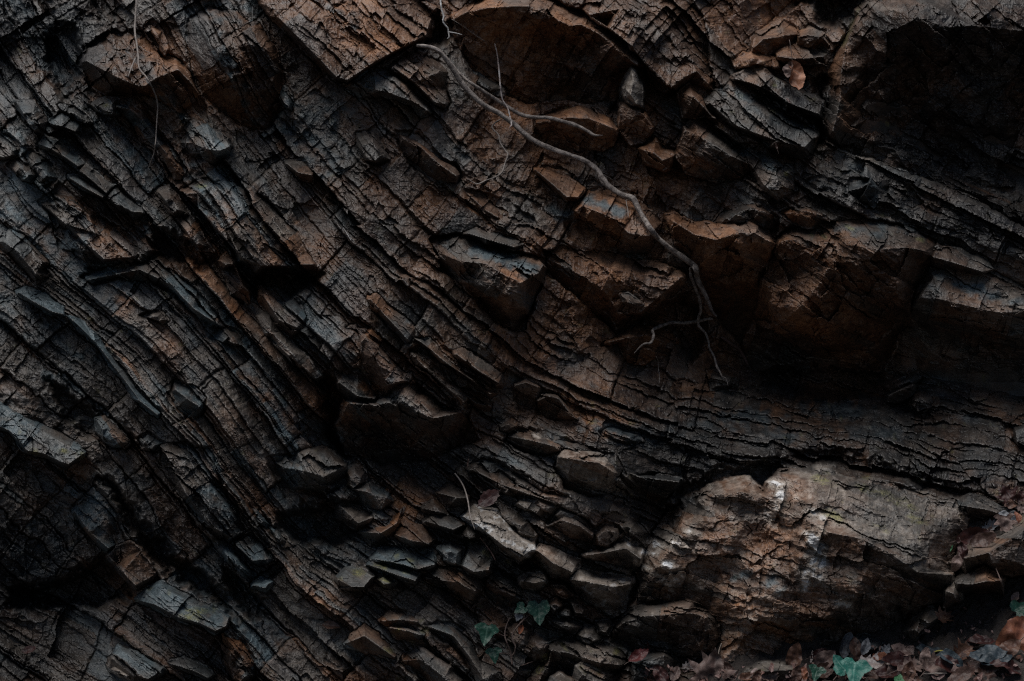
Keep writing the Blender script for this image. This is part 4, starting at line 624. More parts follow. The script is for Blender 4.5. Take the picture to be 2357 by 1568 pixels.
# --- lower right
R('I', 'boulder', 'boulder', "great pale boulder with white streaks and a yellowish layered top, lower right",
  "34,365,1 90,372 150,390 150,340,2 200,270 300,225 400,200 510,195 600,290,0 640,210 700,155 870,145 980,105 1050,130 1080,185 1220,210 1360,210 1550,260 1750,310 1890,360 1980,470 1960,560 1900,640 1880,830 1830,1010,0 1700,1080,-3 1560,1160,-4 1450,1260,-5 1180,1280,-4 960,1400,-5 500,1480,-5 320,1460,-4 320,1210,-3 230,1100,-1 60,1020,0 -230,1010,0 -250,820,0 -180,650,0 -80,480,0",
  ["905,392,15 1000,440,14 1180,470,13 1400,500,12", "905,392,15 880,480,17 960,520,19 1050,565,20 1260,605,21 1450,700,21 1640,830,20 1870,850,14", "880,480,17 850,640,14 830,830,14 870,960,14", "640,230,8 620,330,9 660,420,9 760,560,9", "700,180,8 900,240,9 1100,330,9 1400,400,9 1800,480,7", "160,350,12 300,310,14 450,290,14 560,310,10", "220,420,14 420,440,15 560,480,12", "-40,700,14 60,560,14 150,480,12", "240,610,16 380,600,15 400,720,12", "-150,830,12 100,800,12 300,780,11 420,830,11", "500,930,14 640,940,15 740,960,15 860,900,15", "1050,700,12 1300,800,14 1600,950,12", "880,1012,11 1200,1015,12 1500,1000,8", "380,1020,11 600,1130,12 900,1150,10 1150,1100,10 1200,1200,8", "460,1230,4 800,1260,2"],
  tint=(.2, -.4, .56, -.02), chip=0.8, bed=0.22, e=3.6, coarse=.15, lift=7)
R('H', 'rock_block', 'rock', "dark fronted rock with a smooth grey top, under the great pale boulder's left",
  "1838,1238 1880,1170 1940,1105 2060,1050 2200,1035 2357,1000 2450,1040 2560,1150,0 2570,1300,-3 2480,1400,-4 2357,1400,-4 2100,1410,-4 1920,1320,-4 1850,1290,-2", ["1850,1235,9 1930,1170,14 2050,1130,17 2200,1120,18 2357,1100,18 2480,1130,14", "2000,1090,10 2200,1070,12 2380,1040,12", "1980,1250,9 2200,1250,10 2400,1260,9"], tint=(-.1, -.2, .3, -.2), bed=.9, chip=.9, lift=5)
R('I', 'boulder', 'boulder', "small grey boulder perched at the right end of the great pale boulder", "1905,325 1980,283 2070,290 2160,340 2260,410 2210,458 2080,470 1960,485 1908,405", ["1915,380,7 1980,390,10 2100,410,11 2200,440,9", "1990,310,6 2150,370,7"], tint=(-.5, .0, .35, .05), bed=.3, chip=.5)
R('I', 'rock_block', 'rock', "brown topped block with a black front, right of the great pale boulder", "1895,905 1980,848 2100,795 2190,855 2215,985,-3 2120,965,-4 2000,965,-4 1905,975,-2", "1905,905,11 2000,915,14 2100,895,15 2200,890,12", tint=(.1, -.2, .08, -.1), bed=.3, chip=.7, lift=14, e=5)
R('I', 'stone', 'stone', "pale yellowish stone wedged left of the brown topped block", "1822,955 1850,920 1892,903 1932,990 1900,1030 1822,1068", "1835,960,11 1880,975,13 1895,1010,10", tint=(-.4, -.3, .6, .2), bed=.2, chip=.7, lift=14)
R('I', 'rock_outcrop', 'rock', "dull grey bank of rock under the fallen leaves at the right edge", "1930,720 1990,650 2140,640 2260,560 2357,470 2500,420 2500,860 2330,840 2200,850 2100,790 1970,850", ["1950,740,10 2120,700,13 2280,600,13 2400,520,13", "2150,780,11 2300,760,11"], tint=(-.4, -.1, .0, -.2), bed=.2, chip=.6, lift=13)
R('I', 'stone', 'stone', "smooth yellow grey stone half buried in leaves at the bottom", "440,1560 480,1510 560,1450 700,1425 845,1440 865,1485 800,1580 480,1640", ["470,1560,8 600,1500,13 760,1490,12 850,1480,8"], tint=(-.6, -.2, .35, .2), bed=.1, chip=.35, lift=9, fine=.6)
R('I', 'stone', 'stone', "flat bluish stone just behind the leaf litter, below the great pale boulder", "1170,1285 1200,1255 1290,1248 1420,1290 1460,1345 1330,1380 1200,1340", b=7, tint=(-.6, .5, .02, -.1), bed=.5, chip=.4, lift=10)
R('I', 'stone', 'stone', "hooked grey stone on the soil right of the great pale boulder's foot", "1560,1230 1620,1140 1700,1070 1740,1060 1790,1130 1740,1190 1660,1240 1620,1290", b=8, tint=(-.5, .2, .05, -.1), bed=.2, chip=.6, lift=15)

# --- colour marks (0 rust, 1 blue patina, 2 white mineral, 3 lichen)
stain(1, 'A', "190,90", 32, 14, 30); stain(1, 'E', "1120,210 1250,280 1000,190", 46, 14, 22, 1.0); stain(1, 'D', "560,900 650,870", 32, 14, 30); stain(1, 'D', "1280,650 1420,740 600,560 30,690 320,1000 50,560", 22, 13, 45, .8)
stain(1, 'F', "200,1350 60,1420 -200,1460 450,1300 750,1420 1150,1250 1400,1400 -350,1380", 75, 18, 4, .9); stain(1, 'F', "2000,420 2200,500 1800,340", 50, 14, 14, .8); stain(1, 'F', "1350,60 1500,20 1180,30", 42, 10, 12, .6)
stain(1, 'I', "720,960 640,900 450,860", 26, 15, -25, .9); stain(1, 'C', "450,640 620,1110 700,830 1400,1520 1600,1540 460,1010", 32, 12, 35, .8); stain(1, 'B', "1750,1380 1880,1420 1500,1430", 34, 14, 20, .8); stain(1, 'G', "1150,1010 1450,1150 1350,1080", 38, 20, 24)
stain(2, 'I', "945,610 955,680 930,760 940,830 905,890", 9, 22, 10, .95); stain(2, 'I', "660,250 720,310 690,400 650,460", 12, 18, -30, .8); stain(2, 'I', "-180,700 -120,640 -200,790 -60,760 20,880", 17, 9, 10, .85); stain(2, 'H', "1960,640 1990,720 2010,760", 15, 11, 30, .9); stain(2, 'H', "1850,920 1920,890 1800,930", 17, 8, 15, .85); stain(2, 'H', "1060,470 1160,600 1250,680", 24, 11, 42, .7)
stain(2, 'I', "940,420 1000,440", 16, 9, 20, .6); stain(2, 'E', "1340,1420 1420,1440", 12, 6, 20, .7); stain(2, 'J', "240,130 280,190", 12, 8, 30, .8); stain(2, 'G', "1620,1430", 5, 16, 30, .7); stain(2, 'C', "365,645 570,805", 4, 4, 0, .8); stain(2, 'C', "1330,30 1450,60", 30, 8, 10, .25); stain(2, 'I', "880,170 1000,130", 26, 9, 0, .35); stain(2, 'B', "1820,240 1980,380 1740,150", 30, 8, 42, .3)
stain(3, 'I', "1600,390 1480,340 1250,260 1010,220 1640,480 1420,540 1300,270 1080,450", 26, 10, 25, .75); stain(3, 'C', "1200,160 1230,90 1160,250", 6, 24, 22, .7); stain(3, 'C', "755,1170 680,580 890,850", 6, 4, 20, 1.0); stain(3, 'F', "930,70 1180,20 1000,75 1650,95", 10, 5, 20, .8); stain(3, 'G', "1310,1110 1280,1140 1350,1090", 20, 9, 20, .9); stain(3, 'D', "530,1550 420,1525 230,1525", 12, 7, 10, .9); stain(3, 'H', "490,745 290,780 450,830 140,830 320,880 1010,700", 15, 7, 15, .8); stain(3, 'M', "1040,1060 980,1160 1950,960", 8, 18, 30, .9); stain(3, 'A', "720,710 1350,1250", 14, 6, 10, .7); stain(3, 'H', "590,1220 1150,770 350,1360", 12, 6, 20, .8)
stain(0, 'I', "1300,850 1500,920 1150,920 700,640 780,700 580,600 350,470 1200,660 880,1060 1000,1100 560,850", 48, 26, 20, .85); stain(0, 'F', "800,300 700,450 900,250 620,600", 38, 30, -45, .85); stain(0, 'E', "230,1040 180,1080 340,970 640,900 1480,900 1450,960", 24, 16, 50, .9); stain(0, 'B', "2080,1400 1900,1250 2200,1300 2280,1450", 42, 26, 20, .9); stain(0, 'A', "1280,960 1990,1500 2050,1000 1000,450", 26, 18, 40, .7); stain(0, 'J', "1980,780 900,430", 22, 10, 0, .8)

WET_SHADE += [(1850, 1000, 680, 110), (1480, 930, 230, 60), (2250, 1080, 280, 90), (1560, 1090, 130, 70), (2000, 440, 160, 70), (2250, 530, 230, 90), (1850, 240, 110, 110), (2180, 60, 290, 90), (100, 120, 170, 150), (60, 1300, 150, 130)]  # ledge is wet rock; boulder and corner patches paint in their shade

void('D', "600,300 760,280 940,250 1060,170 1020,60 1150,40 1330,160 1420,240 1380,300 1250,240 1080,240 940,290 700,330", 11)
void('D', "1660,340 1760,330 1850,300 1960,340 2100,320 2160,330 2080,430 1900,500 1740,470 1680,420", 16)
void('D', "2130,1030 2190,1000 2300,1120 2420,1250 2700,1400 2680,1500 2420,1540 2260,1560 2200,1400 2180,1200", 13)
void('G', "640,220 720,250 860,520 1010,760 1200,880 1450,1040 1560,1100 1540,1000 1400,850 1180,720 1020,560 900,400 760,200", 12)
void('G', "60,960 400,880 700,730 820,820 900,930 900,1010 700,1060 300,1060 60,1060", 13)
void('G', "1860,440 2060,380 2357,330 2500,420 2450,560 2300,640 2060,640 1900,560", 10)
void('G', "1500,800 1680,900 1700,1000 1800,1100 1700,1150 1560,1050", 9)
void('F', "580,990 900,950 1150,960 1400,980 1440,1080 1300,1130 1080,1160 860,1130 640,1080", 16)
void('I', "1380,1180 1560,1120 1820,1060 1830,1120 1640,1180 1500,1260 1400,1300", 10)
void('H', "1200,770 1340,690 1400,830 1560,900 1600,980 1440,900 1300,850", 9)
void('A', "330,180 520,160 560,330 560,480 460,600 430,700 360,600 300,420", 7)
void('C', "950,560 1015,520 1020,800 1060,930 950,1000", 12)
void('C', "830,20 960,10 980,160 1100,160 1240,40 1240,-40 960,-60", 12)
void('B', "620,60 700,130 760,240 700,300 600,300 520,330 560,260 600,200", 14)
void('B', "1900,430 1960,420 1960,520 1925,620 1935,700 1880,760 1840,760", 10)
void('H', "1860,1150 2040,900 2100,700 2240,480 2300,380 2230,400 2050,700 1990,900 1860,1120", 8, 12)
void('H', "1800,250 2000,260 2230,330 2240,450 2100,560 2000,520 1850,400", 6)
void('E', "1920,760 2050,640 2300,480 2420,520 2500,760 2400,900 2300,860 2280,760 2100,680", 14)
void('D', "300,1020 700,1300 640,1220 900,1440 860,1500 600,1440 420,1300", 7)

void('I', "34,385 150,360 200,270 320,215 520,190 600,290 660,170 860,140 980,95 1090,130 1130,190 1400,200 1600,255 1890,350 1960,290 1700,190 1400,90 1100,20 900,10 640,60 540,130 300,130 120,210 0,300", 5, 26)
stain(2, 'I', "945,600 960,680 935,760 945,840 900,890 985,800", 17, 30, 10, 1.0); stain(2, 'I', "-190,700 -130,640 -60,770", 24, 11, 10, 1.0); stain(2, 'I', "690,240 720,310", 14, 26, -30, .95)
WET_SHADE += [(120, 110, 240, 190), (2200, 250, 330, 260)]  # shade of the top left corner and overhanging boulder, put into the colour

stain(2, 'I', "400,470 120,560 30,640 1000,470 930,420 -100,860 60,860 1150,1050", 20, 9, 20, .85); stain(0, 'I', "420,330 300,520 640,560 1150,640 200,760", 40, 20, 40, .7)
# ------------------------------------------------------------------ the cliff behind everything
def build_cliff():
    def axis(lo, hi, step, far):
        a = np.arange(lo, hi, step); g = []; s = step
        x = hi
        while x < hi + far: s = min(s * 1.18, 160); g.append(x); x += s
        g2 = []; s = step; x = lo - step
        while x > lo - far: s = min(s * 1.18, 160); g2.append(x); x -= s
        return np.concatenate([np.array(g2[::-1]), a, np.array(g)])
    au = axis(-130, 2490, 2.0, 2200); av = axis(-110, 1620, 2.0, 2000); av = av[av < 2600]
    u, v = np.meshgrid(au, av); shp = u.shape; u, v = u.ravel(), v.ravel()
    h, S, T = relief(u, v, sample(F_BED, u, v), sample(F_CHIP, u, v), 1.0)
    d = macro(u, v) + h
    for (P, deep, soft) in VOIDS:                      # the black hollows between the masses
        lo, hi = P.min(0) - 40, P.max(0) + 40; m = np.where((u > lo[0]) & (u < hi[0]) & (v > lo[1]) & (v < hi[1]))[0]
        d[m] -= deep * sstep((8 - rough_sdf(u[m], v[m], P, 2.2)) / soft)
    for r in ROCKS:                                    # the pocket each loose rock sits in
        P = r['out'][:, :2]; lo, hi = P.min(0) - 30, P.max(0) + 30
        m = np.where((u > lo[0]) & (u < hi[0]) & (v > lo[1]) & (v < hi[1]))[0]
        sd = rough_sdf(u[m], v[m], P)
        d[m] -= 3.2 * sstep((3 - sd) / 7) * (.55 + .9 * perlin(u[m] / 70, v[m] / 70, 411)).clip(.1, 1.3)
        k = m[sd < -3]
        if len(k): d[k] = np.minimum(d[k], macro(u[k], v[k]) + r['lift'] + tri_interp(u[k], v[k], r) - (13 if np.ptp(P, axis=0).max() > 260 else 4))
    x, y, z = world_pt(u, v, d); co = np.stack([x, y, z], -1)
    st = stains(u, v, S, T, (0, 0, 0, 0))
    o = link("cliff", make_mesh("cliff", co, grid_quads(*shp), ROCK, st), None, label="dark folded cliff of thin tilted rock beds, behind everything", category="cliff", kind="structure")
    zput(u, v, d)
build_cliff()
for _i, _r in enumerate(ROCKS): build_rock(_i, _r, ROCK)
# ------------------------------------------------------------------ soil at the foot of the cliff, and the ground in front
def soil_z(x, y):
    n = .022 * fbm(x * 3, y * 3, 4, 501) + .014 * ridged(x * 11, y * 11, 3, 503) + .006 * perlin(x * 60, y * 60, 505)
    up = np.clip((x - .25) / 1.1, 0, 1); bank = np.interp(x, [-.5, .05, .35, .55, .8, 1.1, 1.4, 3.5], [-.7, -.45, -.2, -.06, .03, .14, .25, .3])
    z = bank + .55 * (y - 3.62) * np.where(y > 3.62, .9, .55 + .5 * up)
    return np.maximum(z + n, -.75 + .3 * n) if np.ndim(z) else z
def build_ground():
    def ax(lo, hi, st, a, b):
        g = list(np.arange(lo, hi, st)); s = st; x = hi
        while x < b: s = min(s * 1.22, 3); g.append(x); x += s
        s = st; x = lo - st; q = []
        while x > a: s = min(s * 1.22, 3); q.append(x); x -= s
        return np.array(q[::-1] + g)
    xs = ax(.2, 1.75, .005, -40, 40); ys = ax(2.9, 3.95, .005, -45, 4.6)
    x, y = np.meshgrid(xs, ys); shp = x.shape; x, y = x.ravel(), y.ravel(); z = soil_z(x, y)
    me = make_mesh("ground", np.stack([x, y, z], -1), grid_quads(*shp), SOIL)
    link("ground", me, None, kind="structure", label="dark crumbly soil bank at the foot of the cliff", category="ground")
    k = (y > 2) ; d = (DIST - y[k]) * 100; u = x[k] / (KX * y[k]) + W / 2; v = H / 2 - (z[k] - CAMZ) / (KX * y[k]); zput(u, v, d)
def soil_material():
    m, n, l, p = nodes_of("soil"); pos = n.new("ShaderNodeNewGeometry").outputs["Position"]
    n1 = noise(n, l, 14, 5, .7, pos); n2 = noise(n, l, 120, 4, .7, pos)
    c = mixc(n, l, n1, ramp(n, l, n2, [(.3, (.012, .008, .006)), (.7, (.05, .032, .025))]), ramp(n, l, n2, [(.3, (.018, .016, .015)), (.7, (.055, .048, .043))]))
    l.new(c, p.inputs["Base Color"]); p.inputs["Roughness"].default_value = .85; bump(n, l, p, n2, .9, .01); return m
SOIL = soil_material()
build_ground()

# ------------------------------------------------------------------ roots and twigs
def bark(name, dark, light, scale=1.0):
    m, n, l, p = nodes_of(name); pos = n.new("ShaderNodeNewGeometry").outputs["Position"]
    n1 = noise(n, l, 60 * scale, 4, .7, pos); n2 = noise(n, l, 350 * scale, 3, .6, pos)
    c = mixc(n, l, ramp(n, l, n1, [(.35, 0.0), (.65, 1.0)]), dark, light); c = mixc(n, l, 1.0, c, ramp(n, l, n2, [(.3, .55), (.7, 1.3)]), 'MULTIPLY')
    l.new(c, p.inputs["Base Color"]); p.inputs["Roughness"].default_value = .7; bump(n, l, p, n2, .8, .003); return m
BARK_ROOT = bark("root_bark", (.055, .040, .035), (.32, .275, .245)); BARK_DARK = bark("red_brown_bark", (.05, .026, .022), (.10, .06, .052))
BARK_TWIG = bark("grey_twig", (.14, .115, .10), (.26, .225, .20)); BARK_PALE = bark("pale_twig", (.34, .33, .32), (.62, .61, .60), 1.6); BARK_VINE = bark("vine_bark", (.055, .032, .026), (.13, .09, .075))
def smooth_path(P, sub=7):
    P = np.asarray(P, float); Q = np.concatenate([2 * P[:1] - P[1:2], P, 2 * P[-1:] - P[-2:-1]]); out = []
    for i in range(1, len(Q) - 2):
        for t in np.arange(sub) / sub:
            a, b, c, d = Q[i - 1], Q[i], Q[i + 1], Q[i + 2]
            out.append(.5 * (2 * b + (c - a) * t + (2 * a - 5 * b + 4 * c - d) * t * t + (3 * b - a - 3 * c + d) * t ** 3))
    out.append(Q[-2]); return np.array(out)
def tube_arrays(C, rad, ring=9, rough=.18, seed=0):
    """a tapered, slightly knotty tube round the centre line C (metres)"""
    n = len(C); T = np.gradient(C, axis=0); T /= np.linalg.norm(T, axis=1, keepdims=True) + 1e-9
    N = np.zeros_like(C); ref = np.array([0., -1., 0.]); ref = ref - T[0] * (ref @ T[0]); N[0] = ref / (np.linalg.norm(ref) + 1e-9)
    for i in range(1, n):
        q = N[i - 1] - T[i] * (N[i - 1] @ T[i]); N[i] = q / (np.linalg.norm(q) + 1e-9)
    B = np.cross(T, N); a = np.arange(ring) * 2 * np.pi / ring; L = np.concatenate([[0], np.cumsum(np.linalg.norm(np.diff(C, axis=0), axis=1))])
    rr = rad[:, None] * (1 + rough * perlin(np.cos(a)[None] * 1.7 + seed + .3 * np.sin(L[:, None] * 40), np.sin(a)[None] * 1.7 + L[:, None] * 16, seed) + .9 * rough * perlin(np.cos(a)[None] * 3.1 + 9, np.sin(a)[None] * 3.1 + L[:, None] * 90, seed + 5) + .8 * rough * perlin(L[:, None] * 26 + 0 * a[None], a[None] * .3, seed + 3))
    V = C[:, None] + rr[..., None] * (np.cos(a)[None, :, None] * N[:, None] + np.sin(a)[None, :, None] * B[:, None])
    i = np.arange(n * ring).reshape(n, ring); j = np.roll(i, -1, axis=1)
    Q = np.stack([i[:-1], j[:-1], j[1:], i[1:]], -1).reshape(-1, 4)
    return V.reshape(-1, 3), Q, [list(range(ring))[::-1], [(n - 1) * ring + k for k in range(ring)]]
PX = KX * DIST                                         # metres per traced unit
def path3(code, s, off=1.0, hang=.5, sub=7, lead=None):
    """traced line -> centre line lying just off the rock (off cm), smoothed so that it spans hollows"""
    P = pts(code, s, 1.0); P2 = smooth_path(P, sub); u, v, r = P2[:, 0], P2[:, 1], np.maximum(P2[:, 2], .5)
    d = np.array([surf(a, b, 2) for a, b in zip(u, v)]); w = max(3, int(len(d) * .22)); ker = np.hanning(w * 2 + 1); ker /= ker.sum()
    sm = d.copy()
    for _ in range(3):
        sm = np.maximum(np.convolve(np.pad(sm, w, 'edge'), ker, 'valid'), d) if hang > 0 else d
    sm = np.convolve(np.pad(sm, w // 2, 'edge'), np.ones(2 * (w // 2) + 1) / (2 * (w // 2) + 1), 'valid')
    sm = np.maximum(sm, np.convolve(np.pad(d, 2, 'edge'), np.ones(5) / 5, 'valid')) + off + r * PX * 100 * .6
    if lead is not None: sm[:len(lead)] = lead
    x, y, z = world_pt(u, v, sm); return np.stack([x, y, z], -1), r * PX * .74
def tube(name, code, s, mat, parent=None, off=.6, seed=0, ring=9, sub=7, **props):
    C, rad = path3(code, s, off, sub=sub); V, Q, caps = tube_arrays(C, rad, ring, .2, seed)
    org = C[0] if parent is None else None
    if parent is None: V = V - org
    else: V = V - np.array(parent.location)
    o = link(name, make_mesh(name, V, Q, mat, None, caps, smooth=True), parent, **props)
    if parent is None: o.location = org
    return o
def rootlet(parent, code, s, mat, name="rootlet", seed=0, off=.5, sub=6): return tube(name, code, s, mat, parent, off, seed, 7, sub)

# the long root crossing the middle of the face (third number: half thickness)
main = tube("exposed_root", 'Z', "960,105,5 985,108,6.5 1010,118,8 1030,140,8.5 1058,185,8.8 1080,212,8.8 1112,240,8.8 1150,262,8.6 1185,288,8.6 1225,322,8.6 1265,341,8.4 1300,354,8.2 1340,368,8.2 1365,383,8.4 1380,398,9 1386,412,9.6 1402,430,9 1430,447,9 1455,456,9.4 1466,475,9.2 1482,502,9 1505,538,8.6 1535,566,8.6 1562,586,9 1590,606,9.6 1602,620,9.6 1606,644,8.6 1618,668,7.6 1630,692,6.6 1638,715,5 1650,729,2.5",
            BARK_ROOT, off=1.2, seed=3, ring=18, label="thick grey brown root winding down across the cliff to the right", category="root")
side = rootlet(main, 'B', "730,380,4 800,470,5 860,530,5 960,600,6 1060,665,6.5 1150,722,7 1230,770,7 1310,788,6.5 1420,795,6.5 1530,820,6.5 1620,850,6.5 1680,880,6 1730,912,4.5 1790,912,1.2", BARK_ROOT, "side_root", 5, .9)
hook = rootlet(main, 'B', "1098,805,3 1060,830,2.6 1042,860,2.6 1085,910,2.6 1095,960,2.8 1130,1015,2.6 1148,1042,3 1128,1100,2.6 1108,1160,3.4 1060,1195,2.4 1000,1215,2.2 940,1240,2.6 870,1200,1", BARK_TWIG, "hooked_rootlet", 6, 1.2)
for s_, nm in (("1148,1042,1.8 1175,1046,.8", "spur"), ("1108,1160,2 1135,1185,1.4 1128,1215,.8", "spur")): rootlet(hook, 'B', s_, BARK_TWIG, nm, 7, 1.2, 4)
strand = rootlet(main, 'Q', "1010,205,4 1020,290,5 1055,380,5.5 1085,470,5.5 1115,560,5.5 1130,680,5 1100,770,5.2 1105,850,5 1180,935,4.8 1215,1030,4 1225,1100,3.8 1280,1200,3.8 1305,1300,3.8 1345,1370,2.8 1370,1420,2.4 1410,1440,1.8 1435,1520,.8", BARK_ROOT, "hanging_strand", 9, 2.6)
rootlet(strand, 'Q', "1180,938,2.6 1240,945,2.4 1310,965,2.4 1365,972,1.6", BARK_TWIG, "spur", 10, 2.4, 4)
rootlet(strand, 'Q', "1365,1420,1.8 1355,1460,1.4 1365,1500,.9", BARK_TWIG, "spur", 10, 2.0, 4)
rootlet(main, 'Q', "1265,770,4 1200,775,5 1090,800,5.6 960,818,6 820,815,6 720,838,6 640,870,6 590,900,5 600,960,4.5 570,1040,4 480,1060,3 380,1160,1", BARK_ROOT, "side_root", 12, 3.0)
rootlet(main, 'B', "1790,1175,1.3 1860,1215,1 1925,1258,.6", BARK_TWIG, "rootlet", 13, 1.4, 4); rootlet(main, 'B', "1940,1330,1.6 1950,1390,1.2 1962,1465,.7", BARK_TWIG, "rootlet", 14, 1.4, 4)
rootlet(main, 'Q', "820,810,1.2 790,775,1 760,755,.5", BARK_TWIG, "spur", 15, 4.0, 4)
rootlet(main, 'Q', "1360,975,4 1450,1040,6 1560,1120,6 1660,1290,4", BARK_DARK, "lower_root", 16, 1.0)
# twigs and loose roots
t = tube("dry_twig", 'A', "910,-60,3.6 920,0,3.6 912,130,3.4 908,200,3.4 920,290,3.0 930,370,3.0 938,460,2.8 985,520,2.5 1020,580,2.2 1050,650,2.2 1062,720,2.0 1055,840,2.0 1048,950,1.9 1035,1040,1.8 1015,1090,1.6 995,1145,0.6", BARK_TWIG, off=2.2, seed=20, label="long thin dry twig hanging from the top edge at the upper left", category="twig")
rootlet(t, 'A', "918,390,3 905,410,3 880,470,2.4 862,522,1.4", BARK_TWIG, "side_twig", 21, 2.2, 5); rootlet(t, 'A', "912,402,1.6 880,398,.9", BARK_TWIG, "side_twig", 22, 2.4, 3); rootlet(t, 'A', "935,310,1.6 985,345,1 1030,362,.6", BARK_TWIG, "side_twig", 22, 1.6, 3)
t = tube("white_twig", 'B', "680,-50,2.6 692,0,2.8 700,60,2.8 714,110,2.8 712,150,2.6 742,190,2.6 748,222,2.6 752,250,2.2 738,260,1.2", BARK_PALE, off=3, seed=23, label="bone white crooked twig hanging from the top edge", category="twig")
rootlet(t, 'B', "748,216,2 790,222,1.6 840,234,.9", BARK_PALE, "side_twig", 24, 3, 4)
tube("fine_root", 'B', "770,130,.8 850,180,.9 920,232,1 990,276,1.1", BARK_TWIG, off=1, seed=25, ring=6, label="hair thin dark root beside the white twig, under the arched boulder", category="root")
t = tube("red_twig", 'B', "1060,295,1.6 1075,360,2.2 1085,440,2.4 1092,520,2.6 1098,590,2.6 1112,670,2.6 1145,725,2.4 1162,790,2.6 1172,840,3 1155,865,1.6", bark("red_white_twig", (.20, .12, .10), (.52, .50, .49), .5), off=4.5, seed=26, label="thin straight red and white twig crossing in front of both root stems", category="twig")
tube("fine_root", 'Q', "628,1195,1 650,1240,1.1 655,1330,1 665,1420,1 662,1495,.7", BARK_TWIG, off=2.5, seed=28, ring=6, label="hair thin pale rootlet hanging in the dark hollow", category="root")
tube("dry_twig", 'H', "790,165,2 830,220,2.4 860,280,2.4 878,350,2.4 890,430,2.2 905,490,2 925,545,1.2", BARK_TWIG, off=1.0, seed=29, ring=7, label="thin grey twig lying left of the dark red leaf", category="twig")
tube("dry_twig", 'H', "962,600,1.6 1000,650,2 1040,705,2.2 1065,752,1.4", bark("red_twig_bark", (.07, .035, .03), (.18, .11, .095)), off=.8, seed=30, ring=7, label="short reddish twig below the brightest pale block", category="twig")
tube("grass_straw", 'J', "900,860,1.4 870,940,1.7 858,1010,1.6 830,1075,1.2", bark("straw", (.22, .17, .13), (.38, .32, .27)), off=1.0, seed=31, ring=6, label="pale stalk standing up from the brown leaf at the bottom", category="stalk")
tube("dry_twig", 'M', "740,1140,1.2 800,1120,1.3 890,1085,1.2", BARK_VINE, off=.8, seed=32, ring=6, label="tiny dark twig lying under the ivy stems", category="twig")
tube("dry_twig", 'K', "1030,1482,2 1180,1476,2.2 1320,1474,1.8", BARK_TWIG, off=.8, seed=33, ring=6, label="straight grey twig lying on the leaf litter at the bottom right", category="twig")
tube("dry_twig", 'K', "1905,225,1.4 1950,330,1.6 1985,440,1.6 2000,560,1", BARK_VINE, off=1.5, seed=34, ring=6, label="thin stalk bent over the right side of the brown topped block", category="twig")
tube("fine_root", 'E', "40,20,.9 65,60,1 92,105,.8", BARK_PALE, off=.5, seed=35, ring=6, label="short pale fibre sticking out above the folded rows, left of centre", category="root")
tube("green_straw", 'K', "1155,1225,1.2 1220,1205,2.6 1300,1215,3 1420,1212,2 1500,1195,.8", bark("yellow_blade", (.22, .20, .03), (.34, .30, .05)), off=1.2, seed=36, ring=6, label="yellow green blade lying on the leaf litter at the right", category="straw")

# ------------------------------------------------------------------ leaves
def leaf_material(name, c1, c2, vein, rough=.5, spec=.3):
    m, n, l, p = nodes_of(name); a = n.new("ShaderNodeAttribute"); a.attribute_name = "stain"
    s = n.new("ShaderNodeSeparateColor"); l.new(a.outputs["Color"], s.inputs[0]); co = n.new("ShaderNodeTexCoord").outputs["Object"]
    n1 = noise(n, l, 45, 5, .65, co); n2 = noise(n, l, 320, 3, .6, co)
    c = mixc(n, l, ramp(n, l, n1, [(.35, 0.0), (.65, 1.0)]), c1, c2); c = mixc(n, l, 1.0, c, ramp(n, l, n2, [(.3, .75), (.7, 1.2)]), 'MULTIPLY'); c = mixc(n, l, s.outputs[0], c, vein)
    l.new(c, p.inputs["Base Color"]); p.inputs["Roughness"].default_value = rough; p.inputs["Specular IOR Level"].default_value = spec
    sm = n.new("ShaderNodeMath"); sm.operation = 'ADD'; l.new(n2, sm.inputs[0]); l.new(s.outputs[0], sm.inputs[1]); bump(n, l, p, sm.outputs[0], .5, .0015); return m
LM = dict(ivy=leaf_material("ivy_leaf", (0.007, 0.030, 0.019), (0.013, 0.058, 0.036), (0.068, 0.124, 0.093), .38), teal=leaf_material("teal_ivy_leaf", (0.011, 0.081, 0.062), (0.019, 0.124, 0.096), (0.099, 0.223, 0.186), .4),
          rust=leaf_material("rust_leaf", (0.045, 0.021, 0.014), (0.105, 0.055, 0.036), (0.062, 0.028, 0.022)), brown=leaf_material("brown_leaf", (0.031, 0.016, 0.012), (0.081, 0.045, 0.034), (0.037, 0.019, 0.015)),
          mauve=leaf_material("mauve_leaf", (0.088, 0.060, 0.052), (0.185, 0.130, 0.112), (0.092, 0.054, 0.050)), pale=leaf_material("pale_leaf", (0.232, 0.195, 0.181), (0.427, 0.381, 0.358), (0.186, 0.121, 0.102)),
          dark=leaf_material("dark_red_leaf", (0.019, 0.006, 0.006), (0.046, 0.014, 0.011), (0.019, 0.007, 0.007)), grey=leaf_material("grey_leaf", (0.084, 0.088, 0.096), (0.209, 0.213, 0.225), (0.084, 0.076, 0.076)),
          orange=leaf_material("orange_leaf", (0.118, 0.040, 0.022), (0.205, 0.081, 0.043), (0.099, 0.037, 0.025)), red=leaf_material("red_leaf", (0.031, 0.005, 0.005), (0.062, 0.011, 0.011), (0.062, 0.009, 0.009)),
          blue=leaf_material("blue_black_leaf", (0.011, 0.019, 0.024), (0.034, 0.046, 0.056), (0.019, 0.025, 0.031)), green=leaf_material("green_leaf", (0.019, 0.081, 0.031), (0.037, 0.130, 0.053), (0.074, 0.174, 0.093)))
LM['hang'] = leaf_material("hanging_leaf", (.20, .085, .045), (.36, .175, .11), (.22, .10, .06))
